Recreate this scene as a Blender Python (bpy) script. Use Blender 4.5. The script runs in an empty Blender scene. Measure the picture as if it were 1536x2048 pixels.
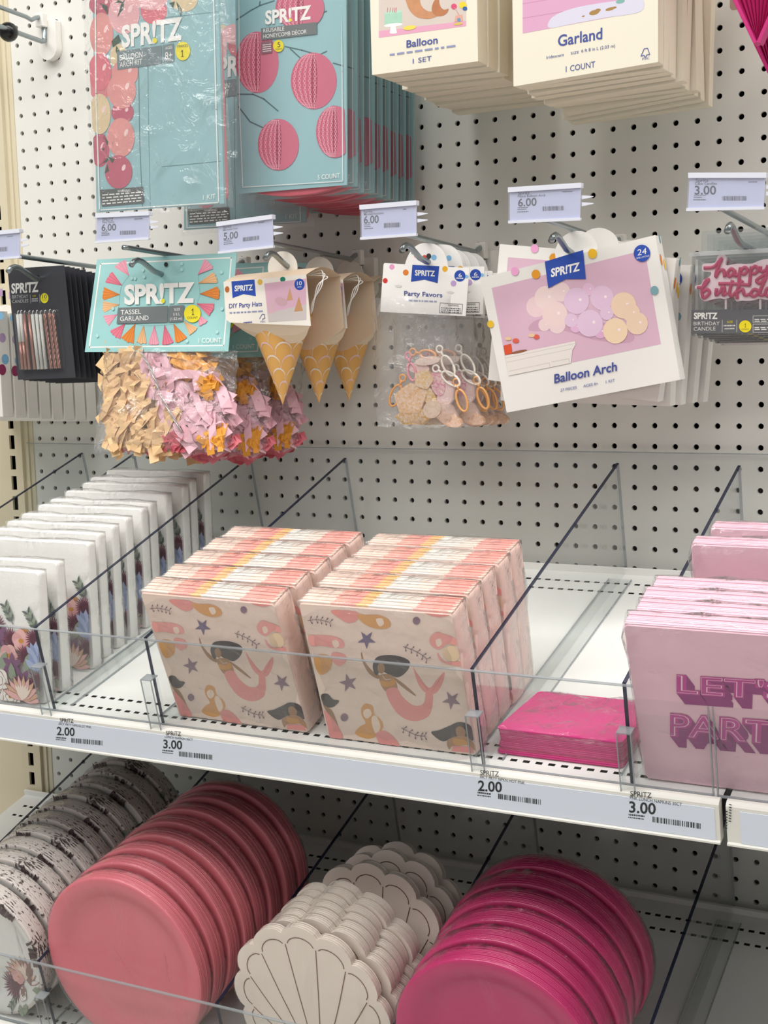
import bpy, math, random
import numpy as np
from mathutils import Matrix, Vector

# ------------------------------------------------------------------ camera, world, lights
ZO = 1.8                       # height of the measuring origin above the floor
scene = bpy.context.scene
COL = scene.collection
CR = (1.4442950, 0.0254623, 0.4713790)
CP = Vector((0.3825139, -1.6178511, -0.3701243 + ZO))
CF = 2715.4623                 # focal length in pixels of the 1536 x 2048 frame
cam = bpy.data.cameras.new('camera')
cam.sensor_fit = 'VERTICAL'; cam.sensor_height = 36.0; cam.sensor_width = 27.0
cam.lens = CF / 2048 * 36.0
cam.clip_start = 0.02; cam.clip_end = 60
camo = bpy.data.objects.new('camera', cam); COL.objects.link(camo)
camo.location = CP; camo.rotation_euler = CR
scene.camera = camo

world = bpy.data.worlds.new('world'); scene.world = world; world.use_nodes = True
world.node_tree.nodes['Background'].inputs[0].default_value = (1.0, 0.985, 0.96, 1)
world.node_tree.nodes['Background'].inputs[1].default_value = 0.30

def area(name, loc, aim, sx, sy, power, col=(1, 0.975, 0.94)):
    l = bpy.data.lights.new(name, 'AREA'); l.shape = 'RECTANGLE'; l.size = sx; l.size_y = sy
    l.energy = power; l.color = col
    o = bpy.data.objects.new(name, l); COL.objects.link(o); o.location = loc
    o.rotation_euler = (Vector(aim) - Vector(loc)).to_track_quat('-Z', 'Y').to_euler()
    return o
area('ceiling_light_aisle', (0.3, -2.6, 3.75), (0.0, -0.35, 0.9), 7.0, 0.30, 80)
area('ceiling_light_shelf', (0.1, -0.95, 3.75), (0.0, -0.75, 0.9), 7.0, 0.25, 120)

area('added_light_far', (0.3, -4.6, 3.75), (0.0, -0.35, 0.9), 7.0, 0.30, 26)  # unseen further row, added for more highlights on the film

scene.view_settings.view_transform = 'Standard'
scene.view_settings.look = 'None'
scene.view_settings.gamma = 1.0
scene.view_settings.use_curve_mapping = False
scene.view_settings.exposure = -0.03
scene.cycles.transparent_max_bounces = 48
scene.cycles.max_bounces = 12

# ------------------------------------------------------------------ helpers
CM = Matrix.Translation(CP) @ Matrix.Rotation(CR[2], 4, 'Z') @ Matrix.Rotation(CR[1], 4, 'Y') @ Matrix.Rotation(CR[0], 4, 'X')
def ray(p):
    return (CM.to_3x3() @ Vector(((p[0] - 768) / CF, -(p[1] - 1024) / CF, -1.0)))
def hit(p, n, o):
    d = ray(p); n = Vector(n); return CP + d * (n.dot(Vector(o) - CP) / n.dot(d))
def WY(p, Y):                  # point of the plane y = Y seen at pixel p
    return hit(p, (0, 1, 0), (0, Y, 0))
def WX(p, X):
    return hit(p, (1, 0, 0), (X, 0, 0))
def K(ox, oy, s):              # enlarged view of the photograph -> pixel of the frame
    return lambda *pts: [(ox + x / s, oy + y / s) for x, y in pts]

TH = 0.2382247                 # the shelves slope down to the front
ZS = -0.66141 + ZO             # back edge of the upper shelf
ZL = -1.075 + ZO               # back edge of the lower shelf
def shelf_matrix(x, u, h, z0):
    return Matrix.Translation((x, 0, z0)) @ Matrix.Rotation(TH, 4, 'X') @ Matrix.Translation((0, -u, h))

def lin(hx):
    hx = hx.lstrip('#'); c = [int(hx[i:i + 2], 16) / 255 for i in (0, 2, 4)]
    return tuple(v / 12.92 if v <= 0.04045 else ((v + 0.055) / 1.055) ** 2.4 for v in c) + (1.0,)
MATS = {}
def mat(hx, rough=0.55, metal=0.0, coat=0.0, bump=0.0, bscale=60.0, var=0.0, spec=0.5, sss=0.0, trans=0.0):
    key = (hx, rough, metal, coat, bump, bscale, var, spec, trans)
    if key in MATS: return MATS[key]
    m = bpy.data.materials.new('colour_' + hx.lstrip('#')); m.use_nodes = True
    nt = m.node_tree; b = nt.nodes['Principled BSDF']
    b.inputs['Base Color'].default_value = lin(hx); b.inputs['Roughness'].default_value = rough
    b.inputs['Metallic'].default_value = metal; b.inputs['Specular IOR Level'].default_value = spec
    b.inputs['Coat Weight'].default_value = coat; b.inputs['Coat Roughness'].default_value = 0.12
    if bump or var:
        tc = nt.nodes.new('ShaderNodeTexCoord'); n = nt.nodes.new('ShaderNodeTexNoise')
        n.inputs['Scale'].default_value = bscale; n.inputs['Detail'].default_value = 4
        nt.links.new(tc.outputs['Object'], n.inputs['Vector'])
        if bump:
            bp = nt.nodes.new('ShaderNodeBump'); bp.inputs['Strength'].default_value = bump
            bp.inputs['Distance'].default_value = 0.002
            nt.links.new(n.outputs['Fac'], bp.inputs['Height']); nt.links.new(bp.outputs['Normal'], b.inputs['Normal'])
            if coat: nt.links.new(bp.outputs['Normal'], b.inputs['Coat Normal'])
        if var:
            mx = nt.nodes.new('ShaderNodeMix'); mx.data_type = 'RGBA'; c = lin(hx)
            mx.inputs[6].default_value = tuple(v * (1 - var) for v in c[:3]) + (1,)
            mx.inputs[7].default_value = tuple(min(1, v * (1 + var)) for v in c[:3]) + (1,)
            nt.links.new(n.outputs['Fac'], mx.inputs[0]); nt.links.new(mx.outputs[2], b.inputs['Base Color'])
    MATS[key] = m
    return m

def clear_mat(name, tint, ior, boost, rough, bump=0.0, bscale=40.0, stretch=(1, 1, 1), milk=0.0, milkcol='#ffffff'):
    m = bpy.data.materials.new(name); m.use_nodes = True; nt = m.node_tree
    for n in list(nt.nodes): nt.nodes.remove(n)
    out = nt.nodes.new('ShaderNodeOutputMaterial'); mix = nt.nodes.new('ShaderNodeMixShader')
    tr = nt.nodes.new('ShaderNodeBsdfTransparent'); tr.inputs[0].default_value = lin(tint)
    gl = nt.nodes.new('ShaderNodeBsdfGlossy'); gl.inputs['Roughness'].default_value = rough
    f0 = ((ior - 1) / (ior + 1)) ** 2                 # Schlick reflection, alike for both sides of the sheet
    lw = nt.nodes.new('ShaderNodeLayerWeight'); lw.inputs['Blend'].default_value = 0.5
    pw = nt.nodes.new('ShaderNodeMath'); pw.operation = 'POWER'; pw.inputs[1].default_value = 4.0
    fr = nt.nodes.new('ShaderNodeMath'); fr.operation = 'MULTIPLY_ADD'; fr.inputs[1].default_value = 1 - f0; fr.inputs[2].default_value = f0
    nt.links.new(lw.outputs['Facing'], pw.inputs[0]); nt.links.new(pw.outputs[0], fr.inputs[0])
    mul = nt.nodes.new('ShaderNodeMath'); mul.operation = 'MULTIPLY'; mul.inputs[1].default_value = boost; mul.use_clamp = True
    nt.links.new(fr.outputs[0], mul.inputs[0]); nt.links.new(mul.outputs[0], mix.inputs[0])
    nt.links.new(tr.outputs[0], mix.inputs[1]); nt.links.new(gl.outputs[0], mix.inputs[2])
    if bump:
        tc = nt.nodes.new('ShaderNodeTexCoord'); mp = nt.nodes.new('ShaderNodeMapping'); mp.inputs['Scale'].default_value = stretch
        n = nt.nodes.new('ShaderNodeTexNoise'); n.inputs['Scale'].default_value = bscale; n.inputs['Detail'].default_value = 5
        n.inputs['Distortion'].default_value = 0.8
        bp = nt.nodes.new('ShaderNodeBump'); bp.inputs['Strength'].default_value = bump; bp.inputs['Distance'].default_value = 0.01
        nt.links.new(tc.outputs['Object'], mp.inputs[0]); nt.links.new(mp.outputs[0], n.inputs['Vector'])
        nt.links.new(n.outputs['Fac'], bp.inputs['Height'])
        nt.links.new(bp.outputs['Normal'], gl.inputs['Normal']); nt.links.new(bp.outputs['Normal'], lw.inputs['Normal'])
    last = mix
    if milk:
        df = nt.nodes.new('ShaderNodeBsdfDiffuse'); df.inputs[0].default_value = lin(milkcol)
        mx2 = nt.nodes.new('ShaderNodeMixShader'); mx2.inputs[0].default_value = milk
        nt.links.new(mix.outputs[0], mx2.inputs[1]); nt.links.new(df.outputs[0], mx2.inputs[2]); last = mx2
    nt.links.new(last.outputs[0], out.inputs[0])
    return m
ACRYLIC = clear_mat('clear_acrylic', '#fbfcfc', 1.45, 0.6, 0.03)
ACRYL_EDGE = clear_mat('acrylic_edge', '#9a9eb2', 1.5, 0.9, 0.08, milk=0.50, milkcol='#2c3046')
ACRYL_RIM = clear_mat('acrylic_rim', '#d8dcdf', 1.5, 1.2, 0.08, milk=0.35, milkcol='#c4c9cc')
FILM = clear_mat('clear_film', '#fdfdfd', 1.5, 1.9, 0.09, bump=1.0, bscale=26, milk=0.05)
FILM_TIGHT = clear_mat('clear_tight_film', '#fdfdfd', 1.5, 1.3, 0.09, bump=0.22, bscale=30, stretch=(1, 1, 0.5), milk=0.02)
FILM_WRAP = clear_mat('clear_shrink_film', '#fdfdfd', 1.5, 0.9, 0.12, bump=0.6, bscale=55, milk=0.05)
FILM_CRINKLE = clear_mat('clear_crinkled_film', '#fdfdfd', 1.5, 0.85, 0.11, bump=0.75, bscale=38, stretch=(1, .6, 1), milk=0.04)
BLISTER = clear_mat('clear_blister', '#f4f6f6', 1.5, 1.4, 0.05, milk=0.04)

def mesh_obj(name, verts, faces, mats, parent=None, fm=None, smooth=False):
    me = bpy.data.meshes.new(name); me.from_pydata([tuple(v) for v in verts], [], faces)
    for m in (mats if isinstance(mats, (list, tuple)) else [mats]): me.materials.append(m)
    if fm is not None: me.polygons.foreach_set('material_index', fm)
    if smooth: me.polygons.foreach_set('use_smooth', [True] * len(me.polygons))
    me.update()
    o = bpy.data.objects.new(name, me); COL.objects.link(o)
    if parent is not None: o.parent = parent
    return o
def bevel(o, w, seg=2):
    b = o.modifiers.new('bevel', 'BEVEL'); b.width = w; b.segments = seg; b.limit_method = 'ANGLE'; b.harden_normals = False
    return o
def tag(o, label, cat, group=None, kind=None):
    if label: o['label'] = label
    if cat: o['category'] = cat
    if group: o['group'] = group
    if kind: o['kind'] = kind
    return o
def thing(name, label, cat, M, group=None):
    o = bpy.data.objects.new(name, None); COL.objects.link(o); o.empty_display_size = 0.02
    o.matrix_world = M
    return tag(o, label, cat, group)
def copy_tree(root, M, label):
    def rec(o, par):
        c = o.copy(); COL.objects.link(c); c.parent = par
        for ch in list(o.children): rec(ch, c)
        return c
    r = root.copy(); COL.objects.link(r); r.matrix_world = M; r['label'] = label
    for ch in list(root.children): rec(ch, r)
    return r
ORD = ['frontmost', 'second from the front', 'third from the front', 'fourth from the front', 'fifth from the front', 'sixth from the front',
       'seventh from the front', 'eighth from the front', 'ninth from the front', 'tenth from the front', 'eleventh from the front', 'twelfth from the front', 'thirteenth from the front']
def rank(i, n): return 'rearmost' if i == n - 1 and n > 2 else ORD[i]

class MB:
    def __init__(s): s.v = []; s.f = []; s.m = []
    def add(s, vs, fs, m=0):
        b = len(s.v); s.v += [tuple(v) for v in vs]; s.f += [tuple(i + b for i in f) for f in fs]; s.m += [m] * len(fs)
    def box(s, x0, x1, y0, y1, z0, z1, m=0):
        s.add([(x0, y0, z0), (x1, y0, z0), (x1, y1, z0), (x0, y1, z0), (x0, y0, z1), (x1, y0, z1), (x1, y1, z1), (x0, y1, z1)],
              [(0, 3, 2, 1), (4, 5, 6, 7), (0, 1, 5, 4), (1, 2, 6, 5), (2, 3, 7, 6), (3, 0, 4, 7)], m)
    def prism(s, out, y0, y1, m=0, mside=None):       # outline in (x, z), front at y0
        n = len(out)
        vs = [(x, y0, z) for x, z in out] + [(x, y1, z) for x, z in out]
        s.add(vs, [tuple(range(n)), tuple(range(2 * n - 1, n - 1, -1))], m)
        s.add(vs, [((i + 1) % n, i, i + n, (i + 1) % n + n) for i in range(n)], m if mside is None else mside)
    def prism_x(s, out, x0, x1, m=0):                 # outline in (y, z)
        n = len(out)
        vs = [(x0, y, z) for y, z in out] + [(x1, y, z) for y, z in out]
        s.add(vs, [tuple(range(n)), tuple(range(2 * n - 1, n - 1, -1))] + [((i + 1) % n, i, i + n, (i + 1) % n + n) for i in range(n)], m)
    def tube(s, path, r, n=10, m=0, cap=True, rs=None):
        P = [Vector(p) for p in path]; k = len(P)
        T = [(P[min(i + 1, k - 1)] - P[max(i - 1, 0)]).normalized() for i in range(k)]
        up = Vector((0, 0, 1)) if abs(T[0].z) < 0.9 else Vector((1, 0, 0))
        N = T[0].cross(up).normalized(); vs = []
        for i in range(k):
            N = (N - T[i] * N.dot(T[i])).normalized(); B = T[i].cross(N); rr = r if rs is None else rs[i]
            for j in range(n):
                a = 2 * math.pi * j / n; vs.append(P[i] + (N * math.cos(a) + B * math.sin(a)) * rr)
        fs = [(i * n + j, i * n + (j + 1) % n, (i + 1) * n + (j + 1) % n, (i + 1) * n + j) for i in range(k - 1) for j in range(n)]
        if cap: fs += [tuple(range(n - 1, -1, -1)), tuple(range((k - 1) * n, k * n))]
        s.add(vs, fs, m)
    def lathe_y(s, prof, n=48, m=0, c=(0, 0)):        # profile of (radius, y) about the local y axis
        vs = []; fs = []; k = len(prof)
        for r, y in prof:
            for j in range(n):
                a = 2 * math.pi * j / n; vs.append((c[0] + r * math.sin(a), y, c[1] + r * math.cos(a)))
        fs = [(i * n + j, i * n + (j + 1) % n, (i + 1) * n + (j + 1) % n, (i + 1) * n + j) for i in range(k - 1) for j in range(n)]
        s.add(vs, fs, m)
    def lathe_z(s, prof, n=40, m=0, c=(0, 0)):
        vs = []; k = len(prof)
        for r, z in prof:
            for j in range(n):
                a = 2 * math.pi * j / n; vs.append((c[0] + r * math.cos(a), c[1] + r * math.sin(a), z))
        s.add(vs, [(i * n + j, i * n + (j + 1) % n, (i + 1) * n + (j + 1) % n, (i + 1) * n + j) for i in range(k - 1) for j in range(n)], m)
    def build(s, name, mats, parent=None, smooth=False):
        return mesh_obj(name, s.v, s.f, mats, parent, s.m, smooth)

def rrect(x0, x1, z0, z1, r, n=5):
    o = []
    for cx, cz, a0 in ((x1 - r, z1 - r, 0), (x0 + r, z1 - r, 90), (x0 + r, z0 + r, 180), (x1 - r, z0 + r, 270)):
        for i in range(n + 1):
            a = math.radians(a0 + 90 * i / n); o.append((cx + r * math.cos(a), cz + r * math.sin(a)))
    return o
def ellpts(c, rx, ry, rot=0, n=28, a0=0, a1=360):
    o = []; cr, sr = math.cos(math.radians(rot)), math.sin(math.radians(rot))
    full = abs(a1 - a0) >= 360
    for i in range(n if full else n + 1):
        a = math.radians(a0 + (a1 - a0) * i / n); x, y = rx * math.cos(a), ry * math.sin(a)
        o.append((c[0] + x * cr - y * sr, c[1] + x * sr + y * cr))
    return o
def smooth_curve(P, n=6, closed=False):
    k = len(P); out = []
    rng = range(k if closed else k - 1)
    for i in rng:
        p0, p1, p2, p3 = [P[(i + d) % k] if closed else P[min(max(i + d, 0), k - 1)] for d in (-1, 0, 1, 2)]
        for j in range(n):
            t = j / n
            out.append(tuple(0.5 * (2 * b + (c - a) * t + (2 * a - 5 * b + 4 * c - d) * t * t + (3 * b - a - 3 * c + d) * t ** 3)
                             for a, b, c, d in zip(p0, p1, p2, p3)))
    if not closed: out.append(tuple(P[-1]))
    return out

# ------------------------------------------------------------------ lettering
TXT = {}
def text_mesh(s, bold=0.0):
    key = (s, bold)
    if key in TXT: return TXT[key]
    cu = bpy.data.curves.new('lettering', 'FONT'); cu.body = s; cu.size = 1.0; cu.offset = bold; cu.resolution_u = 3
    o = bpy.data.objects.new('lettering', cu); COL.objects.link(o)
    dg = bpy.context.evaluated_depsgraph_get(); me = o.evaluated_get(dg).to_mesh()
    v = np.array([(q.co.x, q.co.y) for q in me.vertices]); f = [tuple(q.vertices) for q in me.polygons]
    o.evaluated_get(dg).to_mesh_clear(); bpy.data.objects.remove(o); bpy.data.curves.remove(cu)
    if len(v) == 0: v = np.zeros((1, 2)); f = []
    TXT[key] = (v, f)
    return TXT[key]
CAP = text_mesh('H')[0][:, 1].max()

WHITE = mat('#f6f5f1', 0.6); BLUE = mat('#2a4fb0', 0.45); NAVY = mat('#41509a', 0.5); YEL = mat('#f2e21c', 0.5); INK = mat('#333437', 0.6)
GREY = mat('#6f7678', 0.5)

class Art:
    """Flat print: traced in pixels of an enlarged view, laid on the plane y = y0 of a thing's own frame."""
    EPS = 0.000014
    def __init__(s, M, y0, k=None, bounds=None):
        s.M = M; s.Mi = M.inverted(); s.y0 = y0; s.k = k or K(0, 0, 1); s.b = bounds
        s.n = (M.to_3x3() @ Vector((0, 1, 0))); s.o = M @ Vector((0, y0, 0))
        s.v = []; s.f = []; s.m = []; s.mats = []; s.layer = 0
    def loc(s, p):
        w = s.Mi @ hit(s.k(p)[0], s.n, s.o); return (w.x, w.z)
    def mi(s, m):
        if m not in s.mats: s.mats.append(m)
        return s.mats.index(m)
    def clip(s, P):
        if not s.b: return P
        x0, x1, z0, z1 = s.b
        for ax, lim, sg in ((0, x0, 1), (0, x1, -1), (1, z0, 1), (1, z1, -1)):
            out = []
            for i in range(len(P)):
                a, b = P[i - 1], P[i]; da, db = sg * (a[ax] - lim), sg * (b[ax] - lim)
                if (da >= 0) != (db >= 0):
                    t = da / (da - db); out.append((a[0] + (b[0] - a[0]) * t, a[1] + (b[1] - a[1]) * t))
                if db >= 0: out.append(b)
            P = out
            if len(P) < 3: return []
        return P
    def lpoly(s, P, m, up=True):                      # outline in local metres
        P = s.clip(P)
        if len(P) < 3: return
        if up: s.layer += 1
        b = len(s.v); y = s.y0 - s.EPS * s.layer
        s.v += [(x, y, z) for x, z in P]
        ar = sum(P[i - 1][0] * P[i][1] - P[i][0] * P[i - 1][1] for i in range(len(P)))
        r = list(range(b, b + len(P)))
        s.f.append(tuple(r if ar > 0 else r[::-1])); s.m.append(s.mi(m))
    def poly(s, pts, m, up=True): s.lpoly([s.loc(p) for p in pts], m, up)
    def ell(s, c, rx, ry, m, rot=0, n=28, up=True): s.poly(ellpts(c, rx, ry, rot, n), m, up)
    def stroke(s, pts, w, m, closed=False):
        s.layer += 1
        k = len(pts)
        for i in range(k if closed else k - 1):
            a, b = pts[i], pts[(i + 1) % k]; d = math.hypot(b[0] - a[0], b[1] - a[1]) or 1
            nx, ny = -(b[1] - a[1]) / d * w / 2, (b[0] - a[0]) / d * w / 2; ex, ey = (b[0] - a[0]) / d * w * .25, (b[1] - a[1]) / d * w * .25
            s.poly([(a[0] + nx - ex, a[1] + ny - ey), (b[0] + nx + ex, b[1] + ny + ey), (b[0] - nx + ex, b[1] - ny + ey), (a[0] - nx - ex, a[1] - ny - ey)], m, up=False)
    def text(s, t, p0, p1, h, m, bold=0.0):           # baseline ends and capital height in pixels
        if t == '1':                                  # numeral with a flag, not a plain bar
            cx = (p0[0] + p1[0]) / 2; w = h * .055; y = p0[1]; s.layer += 1
            s.poly([(cx - w, y), (cx + w, y), (cx + w, y - h), (cx - w * .6, y - h), (cx - w * 4, y - h * .78), (cx - w * 3.4, y - h * .66), (cx - w, y - h * .80)], m, up=False)
            s.poly([(cx - w * 3.4, y), (cx + w * 3.4, y), (cx + w * 3.4, y - h * .09), (cx - w * 3.4, y - h * .09)], m, up=False); return
        v, f = text_mesh(t, bold)
        a, b, c = [Vector(s.loc(p)) for p in (p0, p1, (p0[0], p0[1] - h))]
        x0, x1 = v[:, 0].min(), v[:, 0].max(); s.layer += 1; y = s.y0 - s.EPS * s.layer
        ux = (b - a) / (x1 - x0); uz = (c - a) / CAP; base = len(s.v)
        # keep letters upright: only the part of the height direction square to the baseline
        s.v += [(a.x + ux.x * (q[0] - x0) + uz.x * q[1], y, a.y + ux.y * (q[0] - x0) + uz.y * q[1]) for q in v]
        s.f += [tuple(i + base for i in q) for q in f]; s.m += [s.mi(m)] * len(f)
    def logo(s, p0, p1, h, m=None, dot=None, bold=0.035):
        s.text('SPR!TZ', p0, p1, h, m or WHITE, bold)
        if dot:
            v = text_mesh('SPR!TZ', bold)[0]; w = v[:, 0].max() - v[:, 0].min()
            a = (text_mesh('SPR', bold)[0][:, 0].max() - v[:, 0].min()) / w; b = 1 - (text_mesh('TZ', bold)[0][:, 0].max() - text_mesh('TZ', bold)[0][:, 0].min()) / w
            t = (a + b) / 2
            s.ell((p0[0] + (p1[0] - p0[0]) * t, p0[1] + (p1[1] - p0[1]) * t - h * .09), h * .11, h * .13, dot)
    def barcode(s, p0, p1, h, m, seed=0, n=26):
        rnd = random.Random(seed); t = 0.0; s.layer += 1
        while t < 1:
            w = rnd.choice((.012, .02, .032)); 
            q0 = (p0[0] + (p1[0] - p0[0]) * t, p0[1] + (p1[1] - p0[1]) * t); q1 = (p0[0] + (p1[0] - p0[0]) * min(1, t + w), p0[1] + (p1[1] - p0[1]) * min(1, t + w))
            s.poly([q0, q1, (q1[0], q1[1] - h), (q0[0], q0[1] - h)], m, up=False); t += w + rnd.choice((.014, .02, .03))
    def fine(s, p0, p1, h, m, seed=0):                # print too small to read
        rnd = random.Random(seed); t = 0.0; s.layer += 1
        while t < 1:
            w = rnd.uniform(.05, .16)
            q0 = (p0[0] + (p1[0] - p0[0]) * t, p0[1] + (p1[1] - p0[1]) * t); q1 = (p0[0] + (p1[0] - p0[0]) * min(1, t + w), p0[1] + (p1[1] - p0[1]) * min(1, t + w))
            s.poly([q0, q1, (q1[0], q1[1] - h), (q0[0], q0[1] - h)], m, up=False); t += w + .035
    def over(s):                                      # a further sheet of print lying on this one
        return Art(s.M, s.y0 - (s.layer + 3) * s.EPS, s.k)
    def build(s, name, parent):
        if not s.f: return None
        if 'lettering' not in name: return mesh_obj(name, s.v, s.f, s.mats, parent, s.m)
        # lettering: lines of print that stand well apart become pieces of their own
        n = len(s.f); bb = [(min(s.v[i][0] for i in f), max(s.v[i][0] for i in f), min(s.v[i][2] for i in f), max(s.v[i][2] for i in f)) for f in s.f]
        par = list(range(n)); g = .0065
        def find(i):
            while par[i] != i: par[i] = par[par[i]]; i = par[i]
            return i
        order = sorted(range(n), key=lambda i: bb[i][0]); act = []
        for i in order:
            act = [j for j in act if bb[j][1] + g >= bb[i][0]]
            for j in act:
                if bb[j][2] - g <= bb[i][3] and bb[i][2] - g <= bb[j][3]: par[find(i)] = find(j)
            act.append(i)
        grp = {}
        for i in range(n): grp.setdefault(find(i), []).append(i)
        for fs in grp.values():
            ids = sorted({v for i in fs for v in s.f[i]}); mp = {v: k for k, v in enumerate(ids)}; ms = sorted({s.m[i] for i in fs}); mm = {m: k for k, m in enumerate(ms)}
            mesh_obj(name, [s.v[v] for v in ids], [tuple(mp[v] for v in s.f[i]) for i in fs], [s.mats[m] for m in ms], parent, [mm[s.m[i]] for i in fs])
def frame(p, Y, roll=0.0, lean=0.0, yaw=0.0):         # upright frame whose origin is seen at pixel p on the plane y = Y
    return Matrix.Translation(WY(p, Y)) @ Matrix.Rotation(math.radians(yaw), 4, 'Z') @ Matrix.Rotation(math.radians(lean), 4, 'X') @ Matrix.Rotation(math.radians(roll), 4, 'Y')
# ------------------------------------------------------------------ the setting
INCH = 0.0254
BOARD = mat('#e4e3dd', 0.5, spec=0.35, bump=0.05, bscale=400)
CREAM = mat('#d9cfb4', 0.45, spec=0.4)
DARK = mat('#0c0c0c', 0.9, spec=0.1)
def pegboard(name, c0, c1, r0, r1, xoff, xa, xb):
    b = MB(); R = 0.00345; n = 16; T = 0.005
    ang = [2 * math.pi * i / n for i in range(n)]
    sq = []
    for a in ang:
        k = 0.5 * INCH / max(abs(math.cos(a)), abs(math.sin(a))); sq.append((k * math.cos(a), k * math.sin(a)))
    ci = [(R * math.cos(a), R * math.sin(a)) for a in ang]
    for c in range(c0, c1 + 1):
        for r in range(r0, r1 + 1):
            x, z = c * INCH + xoff, -r * INCH + ZO
            vs = [(x + p, 0, z + q) for p, q in sq] + [(x + p, 0, z + q) for p, q in ci] + [(x + p, T, z + q) for p, q in ci]
            fs = []
            for i in range(n):
                j = (i + 1) % n; fs += [(i, j, j + n, i + n), (i + n, j + n, j + 2 * n, i + 2 * n)]
            b.add(vs, fs)
    z1, z0 = -(r0 - .5) * INCH + ZO, -(r1 + .5) * INCH + ZO
    xl, xr = (c0 - .5) * INCH + xoff, (c1 + .5) * INCH + xoff
    if xa < xl: b.add([(xa, 0, z0), (xl, 0, z0), (xl, 0, z1), (xa, 0, z1)], [(0, 1, 2, 3)])
    if xb > xr: b.add([(xr, 0, z0), (xb, 0, z0), (xb, 0, z1), (xr, 0, z1)], [(0, 1, 2, 3)])
    return tag(b.build(name, BOARD), None, None, kind='structure')
pegboard('wall_back', -41, 5, -14, 46, 0.0, -1.064, 0.147)
pegboard('wall_back_right', 0, 16, -14, 46, 0.215, 0.2, 0.64)
b = MB(); b.box(-1.62, 0.66, 0.03, 0.04, 0.0, 2.3)
tag(b.build('hole_shade_backing', DARK), None, None, kind='structure')  # black sheet added behind the board, its colour stands in for shade in the holes
b = MB(); b.box(-1.62, -1.113, -0.003, 0.004, 0.0, 2.3)
tag(b.build('wall_left', CREAM), None, None, kind='structure')
b = MB(); b.box(-5, 5, -5, 0.6, -0.02, 0)
tag(b.build('floor', mat('#cfccc4', 0.25, spec=0.5)), None, None, kind='structure')

def upright(name, label, xc):
    t = thing(name, label, 'upright', Matrix.Translation((xc, 0, 0)))
    b = MB(); w = 0.019; y0 = -0.010; pitch = 0.0317; sw, sh = 0.0052, 0.0108
    z = 0.05
    rows = []
    while z < 2.28: rows.append(z); z += pitch
    zs = [rows[0] - pitch / 2] + [r + pitch / 2 for r in rows]
    for i, r in enumerate(rows):
        za, zb = zs[i], zs[i + 1]; X = (-w, -sw, sw, w); Z = (za, r - sh, r + sh, zb)
        for ix in range(3):
            for iz in range(3):
                if ix == 1 and iz == 1: continue
                b.add([(X[ix], y0, Z[iz]), (X[ix + 1], y0, Z[iz]), (X[ix + 1], y0, Z[iz + 1]), (X[ix], y0, Z[iz + 1])], [(0, 1, 2, 3)])
        q = [(-sw, r - sh), (sw, r - sh), (sw, r + sh), (-sw, r + sh)]
        vs = [(x, y0, zz) for x, zz in q] + [(x, y0 + .004, zz) for x, zz in q]
        b.add(vs, [(k, k + 4, (k + 1) % 4 + 4, (k + 1) % 4) for k in range(4)])
    za, zb = zs[0], zs[-1]
    b.add([(-w, y0, za), (-w, .02, za), (-w, .02, zb), (-w, y0, zb), (w, y0, za), (w, .02, za), (w, .02, zb), (w, y0, zb)], [(0, 3, 2, 1), (4, 5, 6, 7)])
    b.build('slotted_face', CREAM, t)
    b = MB(); b.box(w, w + .008, -.004, .02, za, zb); b.box(w + .008, w + .016, -.0015, .02, za, zb); b.box(-w - .006, -w, -.002, .02, za, zb); b.build('side_flange', CREAM, t)
    b = MB(); b.box(-w + .001, w - .001, .006, .02, za, zb); b.build('slot_shade_core', DARK, t)  # solid dark fill, shade behind the slots put into its colour
    return t
upright('slotted_upright', 'cream slotted steel upright post at left edge of pegboard', -1.0885)
upright('slotted_upright', 'cream slotted steel upright post between the two right pegboard bays', 0.174)

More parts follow.
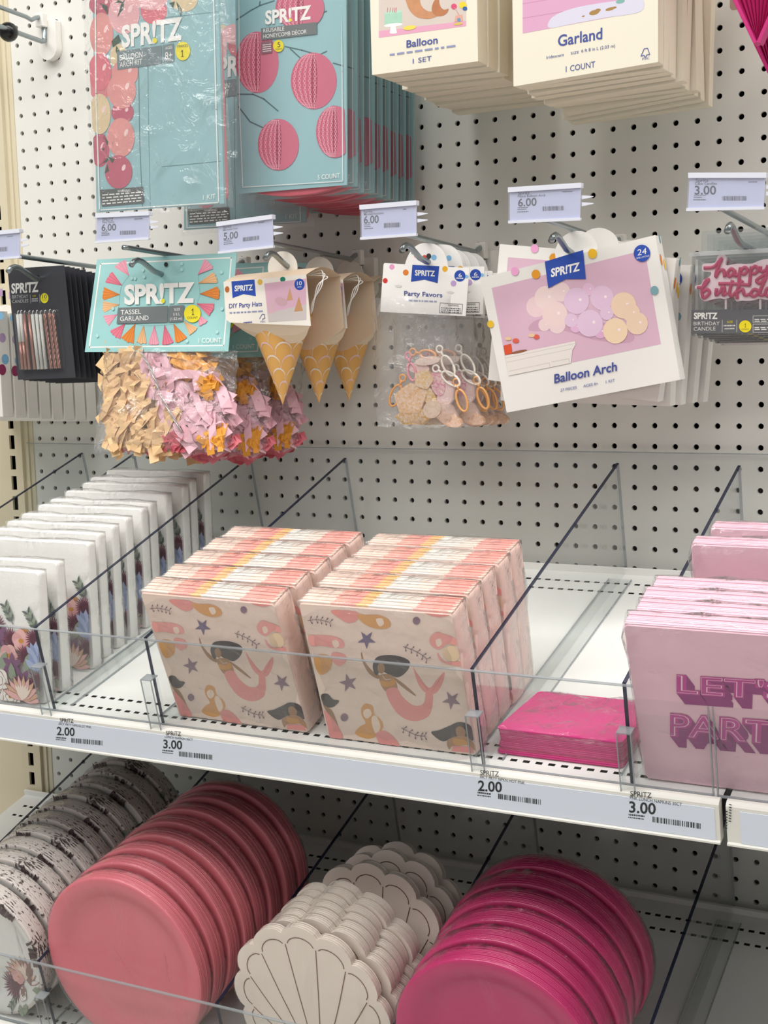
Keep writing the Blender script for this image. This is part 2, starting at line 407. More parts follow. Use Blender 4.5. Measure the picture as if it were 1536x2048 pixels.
# ------------------------------------------------------------------ shelves
DECK = mat('#edeeea', 0.35, spec=0.45)
RAIL = mat('#e8e6df', 0.4)
PAPER = mat('#dfe7f5', 0.5)
LAB = mat('#2e3034', 0.6)
def shelf(name, label, x0, x1, z0, L, slot0):
    """frame: x along the shelf, y to the back, z square to the deck; origin at the back edge"""
    M = shelf_matrix((x0 + x1) / 2, 0, 0, z0); t = thing(name, label, 'shelf', M)
    w = (x1 - x0) / 2; b = MB(); P = INCH / 2
    rows = [0.0445, 0.070, L - 0.039, L - 0.0165]
    ys = [0.0125]
    n0 = math.ceil((-w + .012 - slot0) / P); n1 = math.floor((w - .012 - slot0) / P)
    for r in rows:
        a, c = r - .006, r + .006
        b.add([(-w, -ys[-1], 0), (w, -ys[-1], 0), (w, -a, 0), (-w, -a, 0)], [(3, 2, 1, 0)])
        xl, xr = slot0 + (n0 - .5) * P, slot0 + (n1 + .5) * P
        b.add([(-w, -a, 0), (xl, -a, 0), (xl, -c, 0), (-w, -c, 0)], [(3, 2, 1, 0)]); b.add([(xr, -a, 0), (w, -a, 0), (w, -c, 0), (xr, -c, 0)], [(3, 2, 1, 0)])
        for k in range(n0, n1 + 1):
            xc = slot0 + k * P; X = (xc - P / 2, xc - .0034, xc + .0034, xc + P / 2); Y = (-c, -r - .0022, -r + .0022, -a)
            for i in range(3):
                for j in range(3):
                    if i == 1 and j == 1: continue
                    b.add([(X[i], Y[j], 0), (X[i + 1], Y[j], 0), (X[i + 1], Y[j + 1], 0), (X[i], Y[j + 1], 0)], [(0, 1, 2, 3)])
        ys.append(c)
    b.add([(-w, -ys[-1], 0), (w, -ys[-1], 0), (w, -L - .008, 0), (-w, -L - .008, 0)], [(3, 2, 1, 0)])
    b.build('deck', DECK, t)
    b = MB(); b.box(-w + .001, w - .001, -L, -.016, -.028, -.006); b.build('shaded_underside', mat('#3a3935', 0.8), t)  # dark colour stands in for the shade seen through the deck slots
    b = MB(); b.box(-w, w, -.0165, -.0125, 0, .008); b.build('back_lip', DECK, t)
    b = MB(); b.prism_x([(-L - .006, .0030), (-L - .010, .0034), (-L - .0135, .0022), (-L - .0150, .0004), (-L - .0150, -.0012), (-L - .006, -.0012)], -w, w)
    b.build('front_bead', RAIL, t)
    b = MB(); b.prism_x([(-L - .004, -.0012), (-L - .0150, -.0012), (-L - .0151, -.0020), (-L - .0150, -.0028), (-L - .0150, -.0352), (-L - .0174, -.0362), (-L - .0174, -.0380), (-L - .004, -.0380)], -w, w)
    b.build('price_rail', RAIL, t)
    b = MB(); b.box(-w + .012 if x0 > 0 else -w + .002, w - .004, -L - .0156, -L - .0149, -.0350, -.0030); b.build('price_strip', PAPER, t)
    return t, M
US, UM = shelf('display_shelf', 'white sloping upper shelf holding napkin packs, with price rail', -1.1, 0.1165, ZS, 0.4795, 0.0)
US2, UM2 = shelf('display_shelf', 'white upper shelf of the next bay, cut by right photo edge', 0.1225, 1.0, ZS, 0.4795, 0.0)
LS, LM = shelf('display_shelf', 'white sloping lower shelf in shade holding paper plates', -1.1, 0.1165, ZL, 0.453, 0.0)
LS2, LM2 = shelf('display_shelf', 'white lower shelf of the next bay, below the right corner', 0.1225, 1.0, ZL, 0.453, 0.0)
# price print on the upper strip
def shelf_price(k, lines, price, fines, bar, seed):
    a = Art(UM, -0.4795 - .0157, k)
    for t, p0, p1, h in lines: a.text(t, p0, p1, h, LAB, .008 if t == 'SPRITZ' else 0)
    a.text(price[0], price[1], price[2], price[3], LAB, .02)
    for i, (p0, p1, h) in enumerate(fines): a.fine(p0, p1, h, LAB, seed + i)
    a.barcode(bar[0], bar[1], bar[2], LAB, seed + 5); a.build('price_lettering', US)
k1, k2 = K(0, 1380, 3.657), K(930, 1080, 2.535)
shelf_price(k1, [('SPRITZ', (437, 236), (537, 242), 30), ('30CT PRTY NPKN LGT PNK', (428, 254), (668, 281), 16)], ('2.00', (416, 328), (546, 337), 58),
            [((410, 352), (486, 358), 9), ((408, 364), (480, 370), 5)], ((522, 385), (748, 405), 34), 1)
shelf_price(k1, [('SPRITZ', (1213, 330), (1323, 337), 31), ('LUNCH NAPKIN 30CT', (1206, 349), (1410, 373), 17)], ('3.00', (1194, 424), (1332, 434), 60),
            [((1188, 446), (1270, 453), 9), ((1186, 460), (1265, 467), 5)], ((1309, 484), (1553, 510), 36), 11)
shelf_price(k2, [('SPRITZ', (77, 1190), (172, 1199), 24), ('30CT PRTY NPKN HOT PNK', (74, 1206), (303, 1239), 14)], ('2.00', (66, 1270), (187, 1279), 50),
            [((64, 1284), (132, 1292), 8), ((62, 1296), (130, 1304), 5)], ((168, 1312), (388, 1343), 26), 21)
shelf_price(k2, [('SPRITZ', (838, 1298), (946, 1308), 26), ('PNK LUNCH NAPKINS 30CT', (836, 1314), (1099, 1350), 16)], ('3.00', (832, 1380), (967, 1391), 54),
            [((830, 1396), (910, 1405), 8), ((828, 1408), (906, 1418), 5)], ((951, 1430), (1194, 1465), 28), 31)
a = Art(UM2, -0.4795 - .0157, k2)
for i, (x, y0, y1) in enumerate(((1325, 1375, 1475), (1345, 1340, 1440))):
    for k in range(7): a.stroke([(x - 5 - k * .4, y0 + k * 14), (x + 6 - k * .4, y0 + k * 14 + 3)], 5, LAB)
a.build('price_lettering', US2)

# ------------------------------------------------------------------ acrylic trays
def divider(label, M, x, L, zc=1.0):
    t = thing('acrylic_divider', label, 'divider', M @ Matrix.Translation((x, 0, 0)), 'clear shelf dividers')
    hF, hB, w = 0.1025, 0.142, 0.0016
    b = MB(); b.prism_x([(-.010, .002), (-.010, hB), (-L, hF), (-L, .002)], -w * .8, w * .8); b.build('panel', ACRYLIC, t)
    b = MB(); d = .0012
    b.prism_x([(-.010, hB), (-L, hF), (-L, hF + d), (-.010, hB + d)], -w, w)
    b.prism_x([(-L, .002), (-L, hF + d), (-L - d, hF + d), (-L - d, .002)], -w, w)
    b.build('polished_edge', ACRYL_EDGE, t)
    b = MB(); b.prism_x([(-.0085, .002), (-.0085, hB), (-.010, hB), (-.010, .002)], -w, w); b.build('rear_edge', ACRYL_RIM, t)
    b = MB(); b.box(-.014, .014, -L + .012, -.035, .0004, .0022); b.build('foot', ACRYLIC, t)
    b = MB(); b.box(-.0145, -.0138, -L + .012, -.035, .0004, .0026); b.box(.0138, .0145, -L + .012, -.035, .0004, .0026); b.build('foot_edge', ACRYL_RIM, t)
    b = MB(); s = .006
    for sx in (-1, 1):
        b.box(sx * s - .0008, sx * s + .0008, -L - .0135, -L - .002, -.012, .060)
    b.box(-s, s, -L - .0145, -L - .013, -.012, .060); b.build('front_clip', ACRYLIC, t)
    b = MB(); b.box(-s - .0008, s + .0008, -L - .0145, -L - .002, .0595, .0608); b.box(-s - .001, -s, -L - .015, -L - .0138, -.012, .060); b.box(s, s + .001, -L - .015, -L - .0138, -.012, .060); b.build('clip_rim', ACRYL_RIM, t)
    return t
UMO = shelf_matrix(0, 0, 0, ZS); LMO = shelf_matrix(0, 0, 0, ZL)
for x, lb in ((-.924, 'clear acrylic divider by the slotted upright, upper shelf'), (-.83, 'clear acrylic divider left of the floral napkins, upper shelf'),
              (-.6316, 'clear acrylic divider right of the white floral napkin packs'), (-.482, 'clear acrylic divider left of the mermaid napkin packs'),
              (-.1093, 'clear acrylic divider between mermaid and hot pink napkins'), (.0356, 'clear acrylic divider between hot pink and light pink napkins')):
    divider(lb, UMO, x, .479)
for x, lb in ((-.886, 'clear acrylic divider left of the floral plate packs'), (-.680, 'clear acrylic divider between floral and coral plate packs'),
              (-.430, 'clear acrylic divider between coral and seashell plate packs'), (-.226, 'clear acrylic divider between seashell and magenta plate packs'),
              (.026, 'clear acrylic divider right of the magenta plate packs')):
    divider(lb, LMO, x, .452)
def fence(label, M, x0, x1, L, h):
    t = thing('acrylic_fence', label, 'shelf fence', M @ Matrix.Translation(((x0 + x1) / 2, 0, 0)))
    w = (x1 - x0) / 2; b = MB(); b.box(-w, w, -L - .0042, -L - .0014, .001, h); b.build('panel', ACRYLIC, t)
    b = MB(); b.box(-w, w, -L - .0044, -L - .0012, h, h + .0012); b.box(-w, w, -L - .0044, -L - .0012, .001, .0022)
    b.box(-w - .0004, -w + .0008, -L - .0044, -L - .0012, .001, h); b.box(w - .0008, w + .0004, -L - .0044, -L - .0012, .001, h); b.build('rim', ACRYL_RIM, t)
    return t
fence('clear acrylic fence along front of the upper shelf', UMO, -1.09, .1095, .479, .1015)
fence('clear acrylic fence on upper shelf front, cut by right photo edge', UMO, .1130, .95, .479, .1015)
fence('clear acrylic fence along front of the lower shelf', LMO, -1.09, .1095, .452, .1015)
for z, lb in ((ZS, 'clear acrylic panel standing against pegboard behind the napkins'), (ZL, 'clear acrylic panel standing against pegboard behind the plates')):
    t = thing('acrylic_back_panel', lb, 'panel', Matrix.Translation((-.462, -.006, z + .004)))
    b = MB(); b.box(-.60, .57, -.0014, .0014, 0, .142); b.build('panel', ACRYLIC, t)
    b = MB(); b.box(-.60, .57, -.0016, .0016, .142, .1432); b.build('rim', ACRYL_RIM, t)

# ------------------------------------------------------------------ peg hooks and price tags
WIRE = mat('#9aa3a6', 0.28, metal=0.85)
HOLDER = mat('#eeece6', 0.4)
TAGP = mat('#eef0f8', 0.5)
TAGC = clear_mat('tag_plastic', '#f4f5fb', 1.5, 0.7, 0.08, milk=0.12, milkcol='#e6e8f2')
def hook(label, x, z, tip=0.28, top=0.29, rise=0.012, upper=True, bigplate=True):
    """origin: foot of the base plate on the pegboard; z is the height of the upper wire at the board"""
    t = thing('peg_hook', label, 'hook', Matrix.Translation((x, 0, z + ZO - .035)), 'double wire peg hooks')
    b = MB(); o = [(p * .0165, q) for p, q in ellpts((0, 0), 1, 1, 0, 20, 180, 360)]
    out = [(p, q * .017 - .008) for p, q in o] + [(.0165, .030), (-.0165, .030)]
    b.prism(out[::1], -.013, -.0005); bevel(b.build('base_plate', HOLDER, t), .002)
    b = MB(); b.box(-.011, .003, -.024, -.0128, .020, .040); bevel(b.build('wire_block', HOLDER, t), .0015)
    b = MB()
    if upper:
        b.tube([(-.004, -.010, .034), (-.004, -.022, .034), (-.004, -.030, .0315), (-.004, -.040, .0265), (0, -.055, .0275), (0, -top + .01, .0275 + rise), (0, -top, .0275 + rise)], .0031, 12)
        b.build('upper_wire', WIRE, t, True)
    b = MB(); L = tip
    b.tube([(-.002, -.016, .030), (-.002, -.016, .006), (-.002, -.018, .001), (0, -.024, -.001), (0, -L + .062, .004 + rise * .5), (0, -L + .046, .006 + rise * .6), (0, -L + .022, .016 + rise * .7),
            (0, -L + .013, .0175 + rise * .7), (0, -L + .006, .0155 + rise * .7), (0, -L, .0105 + rise * .7)], .0034, 12)
    b.build('lower_wire', WIRE, t, True)
    return t
HX = (-.82, -.64, -.464, -.288, -.109, .07)
TIPS = (.292, .277, .255, .254, .268, .26)
for x, tp, lb in zip(HX, TIPS, ('grey wire peg hook carrying the birthday candle cards', 'grey wire peg hook carrying the tassel garland bags', 'grey wire peg hook carrying the party hat sleeves',
                       'grey wire peg hook carrying the party favor bags', 'grey wire peg hook carrying the balloon arch boxes', 'grey wire peg hook carrying the cake candle packs')):
    hook(lb, x, -.258, tip=tp)
hook('empty grey wire peg hook with black ball stop, top left', -.973, .106, tip=.27, top=.28)
b = MB(); b.lathe_y([(0.0005, -.0135)] + [(.0135 * math.sin(a), -.0135 * math.cos(a)) for a in [math.pi * i / 12 for i in range(1, 12)]] + [(.0005, .0135)], 24)
q = WY((17, 64), -.088)
o = b.build('ball_stop', mat('#111214', 0.25), None, True); o.location = q
tag(o, 'shiny black plastic ball stop clipped on the empty top left hook', 'ball stop')
for x, z, tp, lb in ((-.60, .205, .30, 'grey wire peg hook carrying the balloon arch kit packets'), (-.447, .205, .24, 'grey wire peg hook carrying the honeycomb decor packets'),
                     (-.25, .205, .29, 'grey wire peg hook carrying the mermaid balloon boxes'), (-.076, .205, .29, 'grey wire peg hook carrying the iridescent garland boxes'),
                     (.10, .205, .29, 'grey wire peg hook carrying the magenta paper fans')):
    hook(lb, x, z, tip=tp)

def price_tag(label, px4, Y, k, texts, price, bar, seed, extra=None):
    """px4: corners of the holder in the photograph, TL TR BR BL"""
    c = ((px4[3][0] + px4[2][0]) / 2, (px4[3][1] + px4[2][1]) / 2)
    M = frame(c, Y); t = thing('price_tag', label, 'price tag', M, 'price tags on the peg hooks')
    a0 = Art(M, 0)
    q = [a0.loc(p) for p in px4]
    w = (q[1][0] - q[0][0] + q[2][0] - q[3][0]) / 2; h = (q[0][1] + q[1][1]) / 2
    zb = [q[3][1], q[2][1]]
    b = MB(); b.prism([q[3], q[2], q[1], q[0]], -.0006, .0006); b.build('paper_label', TAGP, t)
    def inset(f): return [(x * f, z + (h / 2 - z) * (1 - f)) for x, z in (q[3], q[2], q[1], q[0])]
    b = MB(); b.prism([(x * 1.03, z) for x, z in (q[3], q[2], q[1], q[0])], -.0022, -.0017); b.build('clear_sleeve', TAGC, t)
    b = MB(); tl, tr = q[0], q[1]
    b.prism([(tl[0] * 1.03, tl[1] - .0035), (tr[0] * 1.03, tr[1] - .0035), (tr[0] * 1.03, tr[1] + .0015), (tl[0] * 1.03, tl[1] + .0015)], -.0032, .0045)
    b.prism([(q[3][0] * 1.03, q[3][1] - .0015), (q[2][0] * 1.03, q[2][1] - .0015), (q[2][0] * 1.03, q[2][1] + .0012), (q[3][0] * 1.03, q[3][1] + .0012)], -.0028, .0015)
    bevel(b.build('sleeve_rim', mat('#dfe2ee', 0.3), t), .0006)
    b = MB()
    for f in (.62, .42):
        z = q[2][1] + (q[1][1] - q[2][1]) * f; x = q[1][0] * 1.02
        b.prism([(x, z - .0018), (x + .012, z - .0002), (x + .012, z + .0006), (x, z + .0022)], -.0006, .0008)
    b.build('plastic_prong', mat('#dfe2ee', 0.3), t)
    b = MB(); b.box(-.006, .006, .0006, .008, h * .12, h * .5); b.build('wire_clip', mat('#dfe2ee', 0.3), t)
    a = Art(M, -.0007, k)
    for s_, p0, p1, hh in texts: a.text(s_, p0, p1, hh, LAB, .004)
    a.text(price[0], price[1], price[2], price[3], LAB, .016)
    for i, (p0, p1, hh) in enumerate(price[4]): a.fine(p0, p1, hh, LAB, seed + i)
    a.barcode(bar[0], bar[1], bar[2], LAB, seed)
    if extra: a.fine(extra[0], extra[1], extra[2], LAB, seed + 9)
    a.build('lettering', t)
    return t
k = K(0, 400, 3.2)
price_tag('price tag cut by left photo edge, above the dark candle cards', [(-66, 470), (40, 460), (40, 514), (-68, 523)], -.29, K(0, 430, 4.55), [('Spritz', (-270, 250), (-200, 245), 28)],
          ('6.00', (-270, 345), (-150, 335), 70, [((-270, 362), (-210, 358), 8)]), ((-60, 340), (68, 328), 40), 40, ((66, 200), (118, 195), 6))
price_tag('6.00 price tag above the teal tassel garland card', [(195, 430), (299, 425), (298, 477), (194, 484)], -.29, k, [('SPRITZ', (655, 138), (725, 134), 20), ('Party Decor', (655, 150), (732, 146), 13)],
          ('6.00', (650, 198), (743, 194), 42, [((650, 209), (690, 207), 5), ((650, 219), (702, 217), 5), ((650, 229), (700, 226), 5)]), ((768, 224), (870, 220), 26), 50, ((860, 126), (912, 122), 6))
k = K(420, 380, 4.042)
price_tag('5.00 price tag above the party hat sleeves', [(437, 447), (545, 432), (547, 493), (440, 505)], -.29, k, [('Spritz', (106, 315), (172, 303), 24), ('Mermaid Hats', (106, 333), (224, 315), 15)],
          ('5.00', (110, 402), (226, 388), 54, [((112, 413), (176, 405), 6), ((112, 427), (178, 419), 6), ((112, 442), (186, 433), 6)]), ((266, 418), (396, 402), 34), 60, ((390, 270), (440, 262), 7))
k = K(700, 380, 4.042)
price_tag('6.00 price tag above the party favor bags', [(723, 413), (833, 404), (833, 469), (724, 477)], -.29, k, [('Spritz', (110, 188), (182, 182), 20), ('Mermaid Keychains', (112, 206), (272, 194), 17)],
          ('6.00', (112, 272), (232, 265), 60, [((113, 286), (165, 283), 6), ((113, 300), (165, 297), 6), ((113, 317), (188, 312), 7)]), ((274, 306), (406, 300), 38), 70, ((428, 160), (455, 158), 8))
k = K(1020, 340, 5.12)
price_tag('6.00 price tag above the tilted balloon arch box', [(1020, 378), (1162, 369), (1160, 438), (1020, 444)], -.29, k, [('Spritz', (82, 255), (200, 248), 32), ('Pastel Balloon Arch', (80, 282), (362, 270), 24)],
          ('6.00', (82, 374), (272, 364), 78, [((80, 390), (188, 386), 8), ((78, 408), (170, 404), 8), ((76, 434), (188, 430), 9)]), ((334, 420), (550, 412), 46), 80, ((538, 228), (640, 224), 8))
k = K(1360, 330, 4.995)
price_tag('3.00 price tag above the happy birthday candle packs', [(1380, 349), (1531, 349), (1527, 416), (1376, 419)], -.29, k, [('Spritz', (156, 172), (284, 168), 30), ('Cake Candles', (150, 198), (368, 196), 24)],
          ('3.00', (146, 294), (360, 294), 84, [((140, 306), (258, 306), 7), ((136, 326), (222, 326), 7), ((134, 352), (258, 352), 9)]), ((422, 356), (664, 356), 46), 90, ((684, 174), (772, 174), 9))
# ------------------------------------------------------------------ goods on the top row of hooks
def card_from(a0, pts): return [a0.loc(p) for p in pts]
def stepped(M, dx, dy, dz, roll=0.0): return Matrix.Translation((dx, dy, dz)) @ M @ Matrix.Rotation(math.radians(roll), 4, 'Y')
TEAL = mat('#9ac2c8', 0.45, var=0.06, bscale=14); TEALD = mat('#7fa9ae', 0.5)

def balloon_arch_kit():
    k = K(0, 0, 3.2)
    M = frame((318, 418), -.27, 0, 0)
    t = thing('balloon_arch_kit', 'teal balloon arch kit packet with pink balloons, front of its hook', 'party kit', M, 'balloon arch kit packets')
    a0 = Art(M, 0); TL, TR, BR, BL = card_from(a0, [(187, 0), (438, -17), (450, 407), (195, 425)])
    up = .10
    tl = (TL[0] + (TL[0] - BL[0]) * .4, TL[1] + up); tr = (TR[0] + (TR[0] - BR[0]) * .4, TR[1] + up)
    b = MB(); b.prism([BL, BR, tr, tl], -.002, .002); b.build('printed_card', TEAL, t)
    a = Art(M, -.0021, k, (BL[0] + .001, BR[0] + .003, -.01, tl[1]))
    DL = mat('#5d8489', 0.5)
    for x0, x1 in ((886, 912), (945, 962)): a.stroke([(x0, 330), (x0 + 8, 900), (x1, 1325)], 6 if x0 < 900 else 3, DL)
    a.stroke([(1035, 1068), (1412, 1032)], 4, DL); a.stroke([(900, 130), (1400, 75)], 3, DL)
    P1, P2, P3, P4, P5, P6 = [mat(c, 0.4, coat=.3) for c in ('#dd7683', '#e29a96', '#e6b0b4', '#e2cda6', '#c26075', '#dc858c')]
    HL = mat('#f7d5d4', 0.4)
    balls = [((640, 560), 70, 80, P6), ((640, 960), 60, 110, P5), ((650, 30), 80, 70, P5), ((820, -20), 110, 60, P4), ((985, 70), 85, 85, P1), ((965, -10), 110, 75, P3), ((1180, 0), 85, 75, P4),
             ((650, 220), 75, 140, P2), ((795, 90), 100, 130, P3), ((640, 460), 75, 120, P1), ((760, 360), 55, 80, P4), ((800, 470), 85, 90, P2),
             ((785, 720), 72, 70, P5), ((780, 580), 92, 115, P2), ((640, 730), 70, 130, P4), ((775, 880), 88, 125, P2), ((760, 1100), 88, 108, P5), ((635, 960), 45, 95, P5)]
    for c, rx, ry, m in balls:
        a.ell(c, rx, ry, m, 0, 24); a.ell((c[0] + rx * .38, c[1] - ry * .25), rx * .13, ry * .2, HL, 20, 12)
    LEAF = mat('#35523f', 0.5)
    for pts in ([(800, -5), (775, 30), (752, 110), (790, 60)], [(760, 0), (735, 20), (800, 20)], [(1130, 10), (1165, 60), (1160, 105), (1140, 60)], [(1085, 20), (1110, 55), (1120, 10)],
                [(760, 220), (715, 265), (725, 305), (775, 262)], [(745, 290), (742, 330), (768, 375), (770, 330)], [(690, 820), (655, 905), (668, 880)], [(670, 880), (690, 935), (695, 905)],
                [(655, 955), (672, 945), (668, 968)], [(700, 995), (660, 1045), (690, 1030)], [(690, 1000), (735, 1020), (720, 1045)], [(690, 1050), (672, 1110), (700, 1095)], [(640, 20), (690, 90), (690, 40)]):
        a.poly(pts, LEAF)
    a.stroke([(612, -60), (616, 600), (640, 1345), (1402, 1296), (1385, 700), (1368, -80)], 8, mat('#e9f0ee', 0.5))
    GB = mat('#74868b', 0.5)
    a.poly([(750, 330), (1036, 292), (1038, 407), (754, 448)], GB); a.poly([(1043, 290), (1114, 278), (1116, 393), (1047, 404)], GB)
    a.poly([(643, 1216), (918, 1195), (926, 1300), (654, 1322)], mat('#565d5c', 0.5))
    a.ell((1172, 327), 47, 60, YEL)
    a.build('printed_picture', t)
    a = a.over()
    a.logo((778, 300), (1165, 248), 130, WHITE, YEL)
    a.text('BALLOON', (766, 388), (912, 365), 36, WHITE); a.text('ARCH KIT', (766, 432), (910, 410), 34, WHITE)
    a.text('AGES', (1058, 318), (1102, 311), 18, WHITE); a.text('8+', (1056, 382), (1102, 374), 46, WHITE)
    a.text('MAKES', (1136, 306), (1202, 300), 17, INK); a.text('1', (1158, 364), (1178, 362), 44, INK)
    a.text('1 KIT', (1300, 1278), (1380, 1270), 30, WHITE); a.text('WARNING:', (752, 1232), (838, 1226), 16, WHITE)
    for i in range(4): a.fine((655, 1252 + i * 19), (905, 1233 + i * 18), 7, WHITE, i)
    a.build('lettering', t)
    b = MB(); n = 10; w0, w1 = BL[0] - .004, BR[0] + .012
    rows = []
    rnd = random.Random(4)
    for i in range(n + 1):
        z = -.006 + (tl[1] + .01) * i / n; rows.append(z)
    vs = []; m = 8
    for z in rows:
        for j in range(m + 1):
            x = w0 + (w1 - w0) * j / m + rnd.uniform(-.0015, .0015) * (j in (0, m)); vs.append((x, -.0062 - rnd.uniform(0, .0012) + .004 * (abs(j / m - .5) * 2) ** 6, z + rnd.uniform(-.002, .002) * (z < 0)))
    b.add(vs, [(i * (m + 1) + j, i * (m + 1) + j + 1, (i + 1) * (m + 1) + j + 1, (i + 1) * (m + 1) + j) for i in range(n) for j in range(m)])
    b.build('film_bag', FILM, t, True)
    b = MB(); b.box(BL[0] + .02, BR[0] - .004, .0025, .020, .004, .2); bevel(b.build('folded_balloons', mat('#d98b8f', 0.6), t), .008, 3)
    copy_tree(t, stepped(M, .012, .165, -.012), 'teal balloon arch kit packet behind the front one, mostly hidden')
balloon_arch_kit()

def honeycomb_pack():
    k = K(420, 0, 3.491)
    M = frame((587, 380), -.215, 0, 0); a0 = Art(M, 0)
    TL, TR, BR, BL = card_from(a0, [(472, 0), (694, -12), (695, 370), (477, 388)])
    lab = 'teal honeycomb decor packet with pink paper balls, %s on its hook'
    t = thing('honeycomb_decor_pack', lab % ORD[0], 'party decor', M, 'honeycomb decor packets')
    tl = (TL[0] + (TL[0] - BL[0]) * .4, TL[1] + .10); tr = (TR[0] + (TR[0] - BR[0]) * .4, TR[1] + .10)
    b = MB(); b.prism([BL, BR, tr, tl], -.0012, .0012); b.build('printed_card', TEAL, t)
    a = Art(M, -.0013, k, (BL[0] + .0005, BR[0] - .0005, -.02, tl[1]))
    TW = mat('#4f7076', 0.5)
    for pts in ([(185, 138), (290, 70), (350, 38), (450, 5)], [(345, 40), (350, 10)], [(525, 325), (640, 350), (760, 385), (815, 358)], [(560, 340), (630, 405)], [(195, 658), (300, 658), (375, 690), (475, 775)],
                [(200, 745), (280, 850), (400, 905)], [(860, 440), (945, 465), (955, 490)], [(780, 90), (815, 78)]):
        a.stroke(pts, 9, TW)
    BASE, DK, LT, SM = mat('#c9607c', 0.6), mat('#a83f5e', 0.6), mat('#e9a2b2', 0.6), mat('#cf6f88', 0.6)
    for (cx, cy), rx, ry in (((330, 435), 150, 215), ((725, 565), 160, 198), ((478, 1010), 143, 180), ((872, 920), 130, 182), ((630, 55), 170, 155)):
        a.ell((cx, cy), rx, ry, SM, 0, 30)
        a.poly(ellpts((cx, cy), rx * .995, ry * .995, 0, 20, 90, 270), BASE)
        a.poly(ellpts((cx, cy), rx * .16, ry * .98, 0, 16), DK)
        cols = 5
        for i in range(-4, 2):
            # zigzag seams of the opened honeycomb
            for ph in (0, 1):
                pts = []
                for j in range(13):
                    v = -0.95 + 1.9 * j / 12; half = math.sqrt(max(0, 1 - v * v))
                    u = (i + (.5 if (j + ph) % 2 else 0)) / 4.4
                    pts.append((cx + u * rx * half, cy + v * ry))
                if i < 1: a.stroke(pts, 5, LT)
    a.stroke([(205, -60), (208, 700), (232, 1308), (930, 1265), (925, 500), (922, -90)], 7, mat('#dfe9e8', 0.5))
    a.poly([(360, 200), (748, 155), (750, 238), (362, 282)], GREY); a.poly([(358, 296), (436, 287), (436, 368), (360, 378)], mat('#8d5f70', 0.5)); a.ell((481, 322), 37, 42, YEL)
    a.build('printed_picture', t)
    a = a.over()
    a.logo((385, 168), (705, 130), 88, WHITE, YEL); a.text('REUSABLE', (372, 228), (518, 212), 27, WHITE); a.text('HONEYCOMB DÉCOR', (372, 268), (675, 233), 27, WHITE)
    a.text('5', (471, 330), (492, 328), 36, INK); a.text('COUNT', (458, 350), (506, 345), 10, INK); a.text('5 COUNT', (752, 1254), (906, 1240), 32, WHITE)
    for i in range(4): a.fine((368, 318 + i * 15), (428, 311 + i * 15), 6, WHITE, i)
    a.build('lettering', t)
    b = MB(); m, n = 6, 10; vs = []; rnd = random.Random(9)
    for i in range(n + 1):
        z = -.010 + (tl[1] + .012) * i / n
        for j in range(m + 1):
            x = BL[0] - .002 + (BR[0] - BL[0] + .016) * j / m; vs.append((x + rnd.uniform(-.001, .001), -.0048 + .003 * (abs(j / m - .5) * 2) ** 5 - rnd.uniform(0, .0008), z + rnd.uniform(-.0025, .0025) * (i == 0)))
    b.add(vs, [(i * (m + 1) + j, i * (m + 1) + j + 1, (i + 1) * (m + 1) + j + 1, (i + 1) * (m + 1) + j) for i in range(n) for j in range(m)])
    b.build('film_bag', FILM_TIGHT, t, True)
    b = MB(); wd = (BR[0] - BL[0]) / 2
    prof = smooth_curve([(-wd * .82, .006), (-wd * .5, -.003), (0, -.006), (wd * .5, -.004), (wd * .85, .005), (wd * .6, .03), (-wd * .6, .03)], 5, True)
    b.prism(prof, .0016, .011); bevel(b.build('folded_tissue', mat('#cf5a6c', 0.7), t), .003)
    n = 9; rnd = random.Random(2)
    for i in range(1, n):
        copy_tree(t, stepped(M, rnd.uniform(-.002, .002), i * .0215, -i * .0016 + rnd.uniform(-.002, .002)), lab % rank(i, n))
honeycomb_pack()

IVORY = mat('#ece6d4', 0.45, spec=.4); IVSIDE = mat('#e7dcc6', 0.5, spec=.4)
def hang_box(name, lab, cat, group, c, Y, px4, up, depth, art, n, jit, seed, sidedots=None, step=None):
    M = frame(c, Y); a0 = Art(M, 0)
    TL, TR, BR, BL = card_from(a0, px4)
    t = thing(name, lab % ORD[0], cat, M, group)
    tl = (BL[0], TL[1] + up); tr = (BR[0], TL[1] + up)
    zb = (BL[1] + BR[1]) / 2
    b = MB(); b.prism([(BL[0], BL[1]), (BR[0], BR[1]), tr, tl], 0, depth, 0, 1); bevel(b.build('carton', [IVORY, IVSIDE], t), .0007)
    art(M, t, (BL[0], BR[0], BL[1], tl[1]))
    rnd = random.Random(seed); d = step or depth + .002
    for i in range(1, n):
        copy_tree(t, stepped(M, rnd.uniform(-jit, jit), i * d, -i * d * .055 + rnd.uniform(-jit, jit) * .4, rnd.uniform(-1, 1) * jit * 300), lab % rank(i, n))
